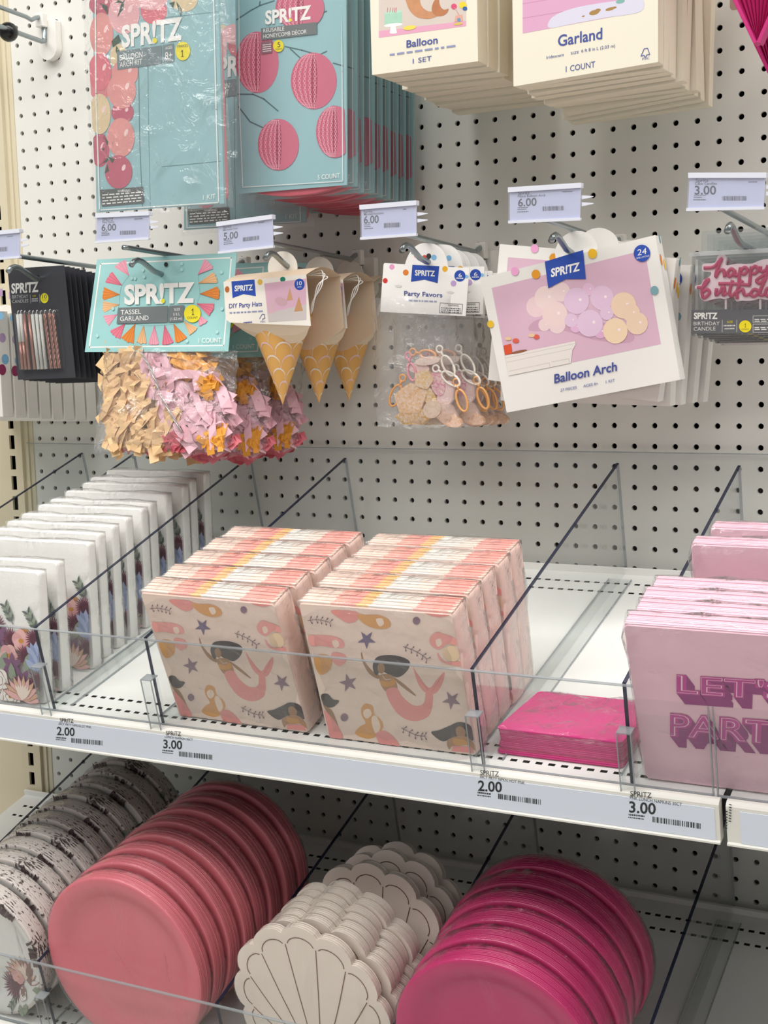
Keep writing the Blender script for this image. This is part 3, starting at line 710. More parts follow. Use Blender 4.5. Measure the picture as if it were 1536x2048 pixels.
def art_balloon(M, t, bd):
    a = Art(M, -.0001, K(720, 0, 3.84), bd)
    a.poly([(145, -150), (815, -230), (815, 200), (145, 290)], mat('#d6c9bf', 0.5, var=.04, bscale=30))
    a.poly([(145, 238), (815, 160), (815, 200), (145, 290)], mat('#e3a5bf', 0.5))
    MINT = mat('#a8d4bd', 0.5, var=.12, bscale=200)
    a.poly([(188, 100), (322, 84), (325, 172), (190, 196)], MINT); a.ell((256, 92), 67, 11, mat('#b9decb', 0.5), -6); a.ell((256, 192), 72, 13, WHITE, -6); a.poly([(240, 195), (270, 192), (284, 250), (228, 256)], WHITE); a.ell((256, 250), 28, 9, WHITE)
    for x in (210, 230, 250, 266, 276): a.stroke([(x, 96), (x + 4, 60)], 4, mat('#c9606d', 0.5))
    T1, T2 = mat('#c98f66', 0.5, var=.18, bscale=120), mat('#b9784f', 0.5, var=.15, bscale=120)
    a.poly(smooth_curve([(345, -60), (360, 30), (390, 90), (440, 132), (510, 145), (560, 138), (600, 118), (570, 92), (520, 85), (480, 55), (462, 10), (460, -60)], 5, True), T1)
    a.poly(smooth_curve([(575, 0), (556, 40), (553, 85), (580, 120), (630, 122), (668, 100), (680, 68), (650, 75), (625, 60), (610, 25), (605, -20)], 5, True), T2)
    a.ell((722, 50), 22, 22, mat('#d84c74', .5)); a.ell((790, 40), 30, 26, mat('#efd32e', .5)); a.ell((806, 66), 18, 16, mat('#2f62a5', .5))
    a.stroke([(728, 60), (770, 130)], 5, mat('#d99b93', .5)); a.poly([(735, 120), (785, 114), (790, 160), (725, 168)], mat('#e0a795', .5)); a.ell((760, 152), 14, 14, mat('#6d95b5', .5))
    a.ell((382, 213), 50, 17, mat('#ecd95b', .5), -8); a.ell((755, 183), 36, 9, mat('#d9c05a', .5), -6)
    a.build('printed_picture', t)
    a = a.over()
    a.text('Balloon', (357, 366), (596, 332), 55, NAVY, .015); a.fine((228, 428), (732, 358), 14, mat('#8f96bd', .5), 3)
    a.text('1 SET', (405, 488), (550, 464), 36, NAVY); a.build('lettering', t)
hang_box('mermaid_balloon_box', 'ivory balloon carton with cake picture, %s on its hook', 'box', 'ivory balloon cartons', (850, 137), -.268, [(742, 0), (957, -25), (956, 122.5), (744, 150)], .12, .0245, art_balloon, 9, .003, 5)
def art_garland(M, t, bd):
    k = K(1000, 0, 2.866); a = Art(M, -.0001, k, bd)
    PK = mat('#dba6c6', .5); a.poly([(130, -160), (808, -260), (808, 65), (130, 192)], PK)
    for y in (22, 105): a.stroke([(130, y), (480, y - 58)], 3, mat('#c783ad', .5))
    a.poly(smooth_curve([(285, 160), (282, 120), (330, 80), (430, 45), (560, 20), (700, 0), (808, -20), (808, 65), (600, 102), (400, 140)], 5, True), mat('#d9d6e8', .5))
    for c, rx, ry in (((540, 72), 30, 14), ((560, 60), 18, 10), ((630, 52), 26, 9), ((478, 93), 9, 4), ((655, 44), 14, 6)): a.ell(c, rx, ry, mat('#a88346', .5), -15)
    a.ell((690, 8), 26, 12, mat('#7fb3a8', .5), -12); a.build('printed_picture', t)
    a = a.over()
    a.text('Garland', (332, 266), (586, 222), 62, NAVY, .015); a.text('Iridescent', (266, 338), (366, 321), 17, NAVY); a.text('SIZE', (406, 313), (452, 305), 14, NAVY)
    a.text('6 ft 8 in L (2.03 m)', (466, 301), (660, 270), 18, NAVY); a.text('1 COUNT', (377, 413), (545, 384), 33, NAVY)
    tr_ = [(808, 322), (826, 280), (846, 276), (858, 312), (840, 315), (836, 326), (828, 326), (826, 316)]
    a.stroke(tr_, 4, NAVY, True); a.text('FSC', (816, 345), (856, 338), 13, NAVY); a.build('lettering', t)
hang_box('garland_box', 'ivory iridescent garland carton with pink picture, %s on its hook', 'box', 'ivory garland cartons', (1172, 155), -.268, [(1022, 0), (1313, -40), (1316, 124), (1027, 173)], .11, .0185, art_garland, 11, .006, 11)

# magenta tissue fans at the right edge
def paper_fan(label, tip, Y):
    M = frame(tip, Y); t = thing('paper_fan', label, 'paper fan', M, 'magenta paper fans')
    MG = mat('#b0125f', .7); n = 18; b = MB(); vs = []
    for i in range(n + 1):
        a = -.42 + .84 * i / n; yo = .010 if i % 2 else -.010
        vs.append((.002 * (i / n - .5), 0 + yo * .08, 0)); vs.append((.30 * math.sin(a), yo, .30 * math.cos(a)))
    b.add(vs, [(2 * i, 2 * i + 1, 2 * i + 3, 2 * i + 2) for i in range(n)]); b.build('pleats', MG, t)
    b = MB()
    for s in (-1, 1):
        a = s * .43; d = (math.sin(a), math.cos(a)); nx = (math.cos(a) * s, -math.sin(a) * s); w = .006
        b.prism([(0, 0), (d[0] * .3, d[1] * .3), (d[0] * .3 + nx[0] * w, d[1] * .3 + nx[1] * w), (nx[0] * .003, nx[1] * .003)], -.009, .009)
    b.build('end_panel', mat('#c21f74', .55), t)
    b = MB(); b.tube([(0, 0, .28), (0, 0, .325), (0, .02, .335)], .001, 6); b.build('loop', WHITE, t)
    return t
paper_fan('magenta pleated paper fan hanging at top right corner', (1517, 87), -.26)
paper_fan('magenta pleated paper fan behind the front fan, right edge', (1546, 150), -.15)
M = frame((1478, 19), -.06); t = thing('hang_card', 'small beige cardboard hang card left of the magenta fans', 'card', M)
b = MB(); b.prism(rrect(-.010, .020, 0, .05, .004), -.0006, .0006); b.build('card', mat('#c9b3a6', .6), t)
# ------------------------------------------------------------------ goods on the middle row of hooks
def candle_cards():
    k = K(0, 430, 4.55); M = frame((94, 757), -.236, 0, 0); a0 = Art(M, 0, k)
    TL, TR, BR, BL = card_from(a0, [(70, 490), (585, 457), (690, 1480), (165, 1500)])
    lab = 'charcoal birthday candle card with ten candles, %s on its hook'
    t = thing('birthday_candle_card', lab % ORD[0], 'candles', M, 'charcoal birthday candle cards')
    CH = mat('#3b3c42', .35, coat=.25); b = MB(); b.prism([BL, BR, TR, TL], -.0004, .0004); b.build('card', CH, t)
    a = Art(M, -.0005, k)
    a.logo((103, 712), (350, 696), 84, mat('#d9d9d6', .5), mat('#d8d8d0', .5))
    G = mat('#aeb0b2', .5); a.text('BIRTHDAY', (110, 762), (256, 755), 32, G); a.text('CANDLES', (112, 802), (258, 795), 30, G)
    a.stroke([(274, 726), (280, 806)], 3, G); a.stroke([(360, 720), (364, 802)], 3, G); a.ell((405, 757), 36, 46, mat('#d8cf2a', .5))
    a.text('SIZE', (297, 745), (328, 743), 15, mat('#c8c030', .5)); a.fine((290, 770), (345, 767), 12, G, 2); a.fine((290, 788), (345, 785), 10, G, 3)
    a.text('10', (386, 762), (426, 760), 36, INK); a.text('COUNT', (386, 780), (428, 778), 10, INK); a.ell((345, 566), 14, 20, mat('#0d0d0e', .8))
    a.build('lettering', t)
    # clear blister tray with ten candles
    W1, RG, WG = mat('#f4f2ee', .4), mat('#b98376', .28, metal=.55), mat('#eceae4', .5, bump=.6, bscale=900, var=.1)
    tops = [(180, 905), (208, 900), (240, 905), (282, 903), (314, 905), (350, 900), (386, 905), (425, 900), (468, 892), (500, 900)]
    bots = [(228, 1404), (258, 1406), (290, 1405), (338, 1404), (372, 1404), (405, 1403), (440, 1402), (490, 1398), (525, 1396), (560, 1392)]
    for i, (p, q) in enumerate(zip(tops, bots)):
        p, q = a0.loc(p), a0.loc(q); m = W1 if i < 2 else RG if i in (2, 3) or i > 6 else WG
        b = MB(); r = .0022; d = ((p[0] - q[0]), (p[1] - q[1]))
        if i > 6:
            n = 16; P = []
            for s in range(3):
                P = [(q[0] + d[0] * j / n + .0012 * math.cos(j * 1.25 + s * 2.09), -.0042 + .0012 * math.sin(j * 1.25 + s * 2.09), q[1] + d[1] * j / n) for j in range(n + 1)]
                b.tube(P, .0013, 6)
        elif i < 2:
            b.tube([(q[0], -.0042, q[1]), (q[0] + d[0] * .5, -.0042, q[1] + d[1] * .5)], r, 10, 1); b.tube([(q[0] + d[0] * .5, -.0042, q[1] + d[1] * .5), (p[0], -.0042, p[1])], r, 10)
        else: b.tube([(q[0], -.0042, q[1]), (p[0], -.0042, p[1])], r, 10)
        b.tube([(p[0], -.0042, p[1]), (p[0] + .0008, -.0042, p[1] + .004), (p[0] + .0025, -.0042, p[1] + .0045)], .0006, 6, 2)
        b.build('candle', [m, RG, W1], t, True)
    q = [a0.loc(p) for p in ((150, 888), (540, 858), (600, 1400), (203, 1418))]
    b = MB(); cx, cz = sum(p[0] for p in q) / 4, sum(p[1] for p in q) / 4
    o2 = [(cx + (x - cx) * .96, cz + (z - cz) * .97) for x, z in q]
    b.add([(x, -.0005, z) for x, z in q] + [(x, -.0085, z) for x, z in o2], [(4, 5, 6, 7), (0, 1, 5, 4), (1, 2, 6, 5), (2, 3, 7, 6), (3, 0, 4, 7)])
    bevel(b.build('blister', BLISTER, t), .002)
    n = 8; rnd = random.Random(3)
    for i in range(1, n):
        copy_tree(t, stepped(M, rnd.uniform(-.001, .001), i * .0105, -i * .0012 + rnd.uniform(-.001, .001), rnd.uniform(-.6, .6)), lab % rank(i, n))
candle_cards()

def left_cartons():
    OW = mat('#e9e6df', .5); lab = 'off-white carton with coloured dots behind the candle cards, %s'; n = 8
    M0 = Matrix.Translation(WY((6, 834), -.205)); z0 = M0.translation.z
    t = thing('dotted_carton', lab % ORD[0], 'box', M0, 'off-white dotted cartons')
    b = MB(); b.box(-.17, 0, 0, .021, 0, .143); bevel(b.build('carton', OW, t), .0008)
    a = Art(M0, -.0001, K(0, 430, 4.55))
    a.poly([(-40, 680), (24, 668), (26, 738), (-40, 745)], mat('#b89ac0', .5)); a.ell((2, 918), 32, 34, mat('#7fb4d8', .5)); a.build('printed_dots', t)
    b = MB()
    for z, y, r, m in ((.107, .008, .0065, 0), (.078, .011, .007, 1), (.064, .004, .0075, 2)):
        pts = [(.0002, y + r * math.cos(v), z + r * math.sin(v)) for v in [2 * math.pi * i / 16 for i in range(16)]]; b.add(pts, [tuple(range(16))], m)
    b.build('side_dot', [mat('#b89ac0', .5), mat('#7fb4d8', .5), mat('#8f1f55', .5)], t)
    o = [(p * .022 - .085, q * .022 + .143) for p, q in ellpts((0, 0), 1, 1, 0, 20, 0, 180)]; b = MB(); b.prism(o, .009, .0102); b.build('hang_tab', OW, t)
    b0 = WY((176, 843), -.03)
    for i in range(1, n):
        f = i / (n - 1); P = M0.translation.lerp(b0, f)
        c = copy_tree(t, Matrix.Translation(P), lab % rank(i, n))
        if i > 1:
            for ch in list(c.children):
                if ch.name.startswith(('side_dot', 'printed_dots')): bpy.data.objects.remove(ch)
left_cartons()

def pillow(w, h, bulge, rnd, nx=14, nz=14, crumple=.004, x0=0.0, taper=0.0):
    """crumpled closed bag; base at z = 0"""
    vs = []; fs = []
    for side in (-1, 1):
        for i in range(nz + 1):
            for j in range(nx + 1):
                u, v = j / nx * 2 - 1, i / nz * 2 - 1
                e = max(0, 1 - abs(u) ** 4) * max(0, 1 - max(0, -v) ** 6) 
                y = side * bulge * e ** .6 + (rnd.uniform(-1, 1) * crumple * e if abs(u) < .99 else 0)
                wv = w / 2 * (1 - taper * (v + 1) / 2)
                vs.append((x0 + u * wv + (rnd.uniform(-1, 1) * .003 if abs(u) > .99 else 0), y, (v + 1) / 2 * h + (rnd.uniform(-1, 1) * .003 if v < -.99 else 0)))
        o = len(vs) - (nz + 1) * (nx + 1)
        for i in range(nz):
            for j in range(nx):
                q = (o + i * (nx + 1) + j, o + i * (nx + 1) + j + 1, o + (i + 1) * (nx + 1) + j + 1, o + (i + 1) * (nx + 1) + j); fs.append(q if side < 0 else q[::-1])
    return vs, fs
def tassel_garland():
    k = K(170, 500, 4.6545); M = frame((316, 708), -.238, 0, -13); a0 = Art(M, 0, k)
    TL, TR, BR, BL = card_from(a0, [(115, 90), (1415, 25), (1335, 945), (0, 950)])
    lab = 'tassel garland bag under a teal header card, %s on its hook'
    t = thing('tassel_garland_bag', lab % ORD[0], 'garland', M, 'bagged tassel garlands')
    b = MB(); b.prism([BL, BR, TR, TL], -.0005, .0005); b.build('header_card', mat('#9fd3d2', .4, var=.05, bscale=20, coat=.15), t)
    a = Art(M, -.0006, k)
    a.stroke([(40, 905), (145, 130), (1362, 72), (1292, 888)], 12, WHITE, True)
    cols = dict(p=('#f0a6b8', '#e07f98'), c=('#e57a90', '#c9566f'), o=('#e98a2f', '#c96d1c'), y=('#efbf8d', '#d99a63'))
    ts = [((410, 240), (320, 120), 62, 'p'), ((345, 330), (215, 250), 62, 'c'), ((325, 415), (165, 405), 62, 'o'), ((320, 508), (165, 530), 52, 'y'), ((300, 600), (190, 660), 56, 'p'), ((375, 685), (275, 800), 62, 'c'),
          ((468, 690), (390, 850), 62, 'o'), ((548, 705), (525, 870), 50, 'y'), ((648, 705), (640, 880), 50, 'p'), ((742, 700), (775, 875), 56, 'c'), ((828, 690), (905, 845), 60, 'o'), ((925, 665), (1020, 765), 52, 'y'),
          ((1060, 600), (1110, 690), 50, 'p'), ((1045, 500), (1190, 560), 62, 'c'), ((1072, 410), (1250, 400), 60, 'o'), ((1060, 312), (1225, 255), 52, 'y'), ((1055, 230), (1165, 125), 62, 'p')]
    a.stroke(smooth_curve([q[0] for q in ts], 4), 3, mat('#7ba9a9', .5))
    rnd = random.Random(5)
    for kn, tip, w, c in ts:
        d = (tip[0] - kn[0], tip[1] - kn[1]); L = math.hypot(*d); n_ = (-d[1] / L, d[0] / L); e = []
        for i in range(9):
            f = -1 + i / 4; e.append((tip[0] + n_[0] * w * f + d[0] / L * (rnd.uniform(-6, 8) - 12 * f * f), tip[1] + n_[1] * w * f + d[1] / L * (rnd.uniform(-6, 8) - 12 * f * f)))
        a.poly([kn] + e, mat(cols[c][0], .5))
        for i in (1, 3, 5, 7): a.stroke([kn, e[i]], 4, mat(cols[c][1], .5))
    DOT = mat('#b5e0df', .35)
    for q in ((545, 190), (440, 265), (470, 268), (555, 252), (905, 130), (905, 185), (1275, 210), (1235, 765), (265, 548), (120, 800), (955, 850), (1280, 550)): a.ell(q, 13, 16, DOT)
    a.poly([(315, 540), (780, 522), (770, 676), (300, 688)], GREY); a.poly([(790, 522), (930, 516), (918, 668), (778, 676)], GREY); a.ell((1005, 595), 78, 82, YEL); a.ell((760, 138), 18, 22, mat('#23292a', .8))
    a.build('printed_picture', t)
    a = a.over(); a.logo((365, 500), (1020, 480), 165, WHITE, YEL, .045)
    a.text('TASSEL', (332, 602), (522, 594), 42, WHITE); a.text('GARLAND', (326, 662), (592, 652), 42, WHITE); a.text('SIZE', (830, 566), (886, 562), 22, WHITE); a.text('5 ft L', (822, 612), (884, 608), 26, WHITE)
    a.text('(1.52 m)', (792, 654), (904, 648), 24, WHITE); a.text('1', (994, 606), (1016, 604), 60, INK); a.text('COUNT', (952, 642), (1050, 638), 20, INK); a.text('1 COUNT', (1058, 864), (1268, 860), 42, WHITE)
    a.build('lettering', t)
    # bag with paper tassels below the card
    kb = K(180, 690, 3.2); ab = Art(M, .012, kb)
    rnd = random.Random(8); L = ab.loc
    for m, poly, n_, ang, sp, y0, y1, ww in (
            ('#e67f8c', [(120, 560), (190, 655), (520, 672), (900, 668), (890, 560), (600, 600), (300, 590)], 60, 0, .5, .010, .024, .010),
            ('#e8a13a', [(440, 55), (730, 55), (770, 190), (640, 215), (540, 150)], 60, -.5, .5, .002, .016, .010),
            ('#eebfcb', [(380, 55), (500, 55), (620, 230), (790, 200), (870, 330), (905, 640), (600, 655), (500, 420), (420, 240)], 230, -.75, .45, -.002, .016, .0105),
            ('#e8a13a', [(750, 250), (850, 250), (850, 310), (770, 315)], 14, .2, .6, -.006, .0, .010),
            ('#e8a13a', [(760, 560), (900, 560), (900, 650), (760, 650)], 12, .2, .9, -.004, .004, .009),
            ('#eec795', [(110, 55), (360, 55), (430, 240), (560, 470), (600, 540), (520, 640), (190, 640), (130, 380)], 230, 1.25, .5, -.003, .016, .0105),
            ('#d9606f', [(520, 560), (600, 560), (620, 650), (520, 650)], 12, 1.0, .7, -.004, .004, .009)):
        b = MB(); P = [L(p) for p in poly]; x0, x1 = min(p[0] for p in P), max(p[0] for p in P); z0, z1 = min(p[1] for p in P), max(p[1] for p in P); c = 0
        while c < n_:
            x, z = rnd.uniform(x0, x1), rnd.uniform(z0, z1); inside = False
            for (ax, az), (bx, bz) in zip(P, P[1:] + P[:1]):
                if (az > z) != (bz > z) and x < (bx - ax) * (z - az) / (bz - az) + ax: inside = not inside
            if not inside: continue
            c += 1; a_ = ang + rnd.gauss(0, sp); ln = min(rnd.uniform(.022, .050), (x1 - x0) * .75 + .004); w = ww * rnd.uniform(.8, 1.5); y = rnd.uniform(y0, y1); bend = rnd.gauss(0, .25); vs = []
            px_, pz_, th = x - ln / 2 * math.cos(a_), z - ln / 2 * math.sin(a_), a_ - bend; tw = rnd.uniform(-.22, .22)
            for q in range(5):
                d = (math.cos(th), math.sin(th)); tq = tw + q * rnd.uniform(-.25, .25); vs += [(px_ - d[1] * w / 2 * math.cos(tq), y - w / 2 * math.sin(tq), pz_ + d[0] * w / 2 * math.cos(tq)), (px_ + d[1] * w / 2 * math.cos(tq), y + w / 2 * math.sin(tq), pz_ - d[0] * w / 2 * math.cos(tq))]
                px_ += d[0] * ln / 4; pz_ += d[1] * ln / 4; th += bend / 2; y += rnd.uniform(-.0025, .0025)
            b.add(vs, [(2 * q, 2 * q + 1, 2 * q + 3, 2 * q + 2) for q in range(4)])
        b.build('paper_tassel', mat(m, .65), t)['kind'] = 'stuff'
    b = MB(); p0, p1, p2 = L((380, 60)), L((520, 360)), L((640, 570))
    P = smooth_curve([(p0[0], -.006, p0[1]), ((p0[0] + p1[0]) / 2, -.006, (p0[1] + p1[1]) / 2 + .004), (p1[0], -.006, p1[1]), (p2[0], -.006, p2[1])], 8)
    for s in (0, 1.57, 3.14, 4.71): b.tube([(x + .0012 * math.cos(i * 1.1 + s), y + .0012 * math.sin(i * 1.1 + s), z) for i, (x, y, z) in enumerate(P)], .0006, 5)
    b.build('silver_cord', mat('#b9b4b2', .3, metal=.5), t)
    c0, c1, cb = L((30, 690)), L((900, 690)), L((450, 690))
    vs, fs = pillow(c1[0] - c0[0], -cb[1] + .004, .020, random.Random(4), 16, 14, .006)
    vs = [(x + (c0[0] + c1[0]) / 2, y + .010, z + cb[1]) for x, y, z in vs]
    mesh_obj('film_bag', vs, fs, FILM, t, None, True)
    copy_tree(t, stepped(M, .0, .075, -.010, -1), lab % ORD[1]); copy_tree(t, stepped(M, .01, .145, -.004, 2), lab % 'rearmost')
tassel_garland()

def party_hats():
    k = K(400, 400, 3.7925); M = frame((540, 672), -.245); a0 = Art(M, 0, k)
    lab = 'ivory party hat sleeve holding nested peach cone hats, %s on its hook'
    t = thing('party_hat_pack', lab % ORD[0], 'party hats', M, 'party hat sleeves')
    CARD, KRAFT = mat('#f3eee4', .45), mat('#dcc7ae', .6)
    TL, TR, BR, BL = card_from(a0, [(180, 622), (806, 566), (842, 955), (196, 905)])
    # sleeve: front panel, arched top, back panel, curved lower flap
    D = .080
    b = MB(); b.prism([BL, (BL[0] + .006, BL[1] - .004), BR, TR, TL], -.0004, .0004, 0, 1); b.build('front_panel', [CARD, KRAFT], t)
    n = 8; vs = []
    for i in range(n + 1):
        f = i / n; up = .010 * math.sin(math.pi * f)
        vs += [(TL[0] + .002 * f, D * f, TL[1] + up), (TR[0] + .002 * f, D * f, TR[1] + up)]
    b = MB(); b.add(vs, [(2 * i, 2 * i + 1, 2 * i + 3, 2 * i + 2) for i in range(n)]); b.build('arched_top', [KRAFT], t)
    bb = smooth_curve([(BL[0] + .004, BL[1] - .004), (BL[0] + .030, BL[1] - .014), (0, -.018), (BR[0] - .012, BR[1] - .010), (BR[0], BR[1] - .002)], 5)
    b = MB(); b.prism([(x, z) for x, z in bb] + [TR, TL], D - .0004, D + .0004); b.build('back_panel', KRAFT, t)
    # lower flap sloping back under the front panel, with the cone hole
    n = 20; vs = []
    for i in range(n + 1):
        f = i / n; x = BL[0] + (BR[0] - BL[0]) * f; z = BL[1] + (BR[1] - BL[1]) * f
        e = abs(f * 2 - 1) ** 3; dz = -.024 * (1 - e); vs += [(x, 0, z), (x * .97, .012 * (1 - e), z + dz * .6), (x * .95, .026 * (1 - e), z + dz)]
    b = MB(); b.add(vs, [(3 * i + j, 3 * i + 3 + j, 3 * i + 4 + j, 3 * i + 1 + j) for i in range(n) for j in range(2)]); b.build('lower_flap', mat('#ead9c0', .55), t)
    # hang tab
    c = Art(M, D * .5, k).loc((628, 540)); b = MB()
    b.prism([(c[0] + .0205 * p, c[1] + .0195 * q + .004) for p, q in ellpts((0, 0), 1, 1, 0, 24, -20, 200)], D * .5 - .0005, D * .5 + .0005); b.build('hang_tab', CARD, t)
    # nested cones
    tip = Art(M, D * .52, k).loc((628, 1552)); zt = tip[1]; yc = D * .52; xc = tip[0]; Rr, H = .0385, .104
    cone = [(0.0002, zt), (Rr * .25, zt + H * .25), (Rr * .5, zt + H * .5), (Rr * .75, zt + H * .75), (Rr, zt + H)]
    b = MB(); b.lathe_z(cone, 40, 0, (xc, yc)); GOLD = mat('#eeb868', .45, spec=.4)
    for j in range(1, 5): b.lathe_z([(Rr, zt + H + (j - 1) * .0022), (Rr + .0008, zt + H + (j - .5) * .0022), (Rr, zt + H + j * .0022)], 40, 1 if j < 4 else 2, (xc, yc))
    o = b.build('cone_hats', [GOLD, mat('#e2a14a', .5), mat('#d8a0a0', .5)], t, True)
    b = MB(); q = .0003
    def surf(th, s): r = Rr * s + q; return (xc + r * math.cos(th), yc + r * math.sin(th), zt + H * s)
    for row in range(6):
        s0 = .12 + row * .15; nn = 3 + row; off = .5 * (row % 2)
        for j in range(nn):
            th0 = (j + off) * 2 * math.pi / nn; half = math.pi / nn; pts = []
            for i in range(15):
                v = -1 + i / 7; pts.append((th0 + half * v, s0 + .15 * (math.sqrt(max(0, 1 - v * v)) - 1) * -1 * -1 + .0))
            wv = .020
            vs = []
            for th, s in pts: vs += [surf(th, s - wv * .5 + .0), surf(th, s + wv * .5)]
            b.add(vs, [(2 * i, 2 * i + 1, 2 * i + 3, 2 * i + 2) for i in range(14)], j % 2)
    b.build('scale_print', [mat('#f7ebdc', .25), mat('#f2cfd2', .25)], t)
    b = MB(); rnd = random.Random(1)
    for s in range(3):
        P = smooth_curve([(.035 + .002 * s, yc - .01, TR[1] + .001), (.052 + .004 * s, yc - .006, TR[1] + .006 - .004 * s), (.060 - .003 * s, yc - .02, TR[1] - .012), (.048, yc - .022, TR[1] - .03 - .004 * s), (.044, yc - .02, TR[1] - .044)], 6)
        b.tube(P, .0006, 6)
    b.build('elastic_cord', WHITE, t)
    a = Art(M, -.0005, k)
    a.poly([(238, 617), (413, 603), (424, 730), (330, 714), (247, 744)], BLUE); a.ell((455, 622), 19, 22, mat('#e0b848', .5)); a.ell((206, 678), 17, 24, mat('#b9692f', .5)); a.ell((628, 602), 20, 20, mat('#1f7f63', .5))
    a.poly([(488, 634), (806, 596), (806, 908), (520, 926)], mat('#dcb2c6', .5)); a.poly([(515, 858), (806, 790), (806, 908), (520, 926)], mat('#cfc6c4', .5))
    for c, w, h, m in (((545, 862), 30, 125, '#d9b6bf'), ((680, 765), 25, 100, '#cf9f7c'), ((748, 848), 34, 118, '#c8976c')):
        a.poly([(c[0] - w, c[1]), (c[0] + w, c[1] - 8), (c[0] + 2, c[1] - h)], mat(m, .5))
    a.ell((615, 770), 50, 32, mat('#cfa9b3', .5), 20); a.ell((755, 640), 39, 44, BLUE); a.build('printed_picture', t)
    a = a.over()
    a.text('SPRITZ', (262, 692), (400, 682), 40, WHITE, .03); a.text('DIY Party Hats', (220, 822), (470, 803), 34, NAVY, .01); a.fine((224, 862), (480, 848), 11, mat('#8f96bd', .5), 4); a.fine((330, 935), (394, 930), 9, NAVY, 5)
    a.stroke([(452, 900), (472, 866), (488, 868), (492, 898), (476, 902), (474, 912)], 4, NAVY); a.text('FSC', (460, 930), (496, 927), 12, NAVY)
    a.text('10', (736, 648), (772, 645), 30, WHITE); a.fine((740, 664), (770, 661), 6, WHITE, 6); a.build('lettering', t)
    copy_tree(t, stepped(M, .000, .088, -.003), lab % ORD[1]); copy_tree(t, stepped(M, -.002, .172, -.004), lab % 'rearmost')
party_hats()

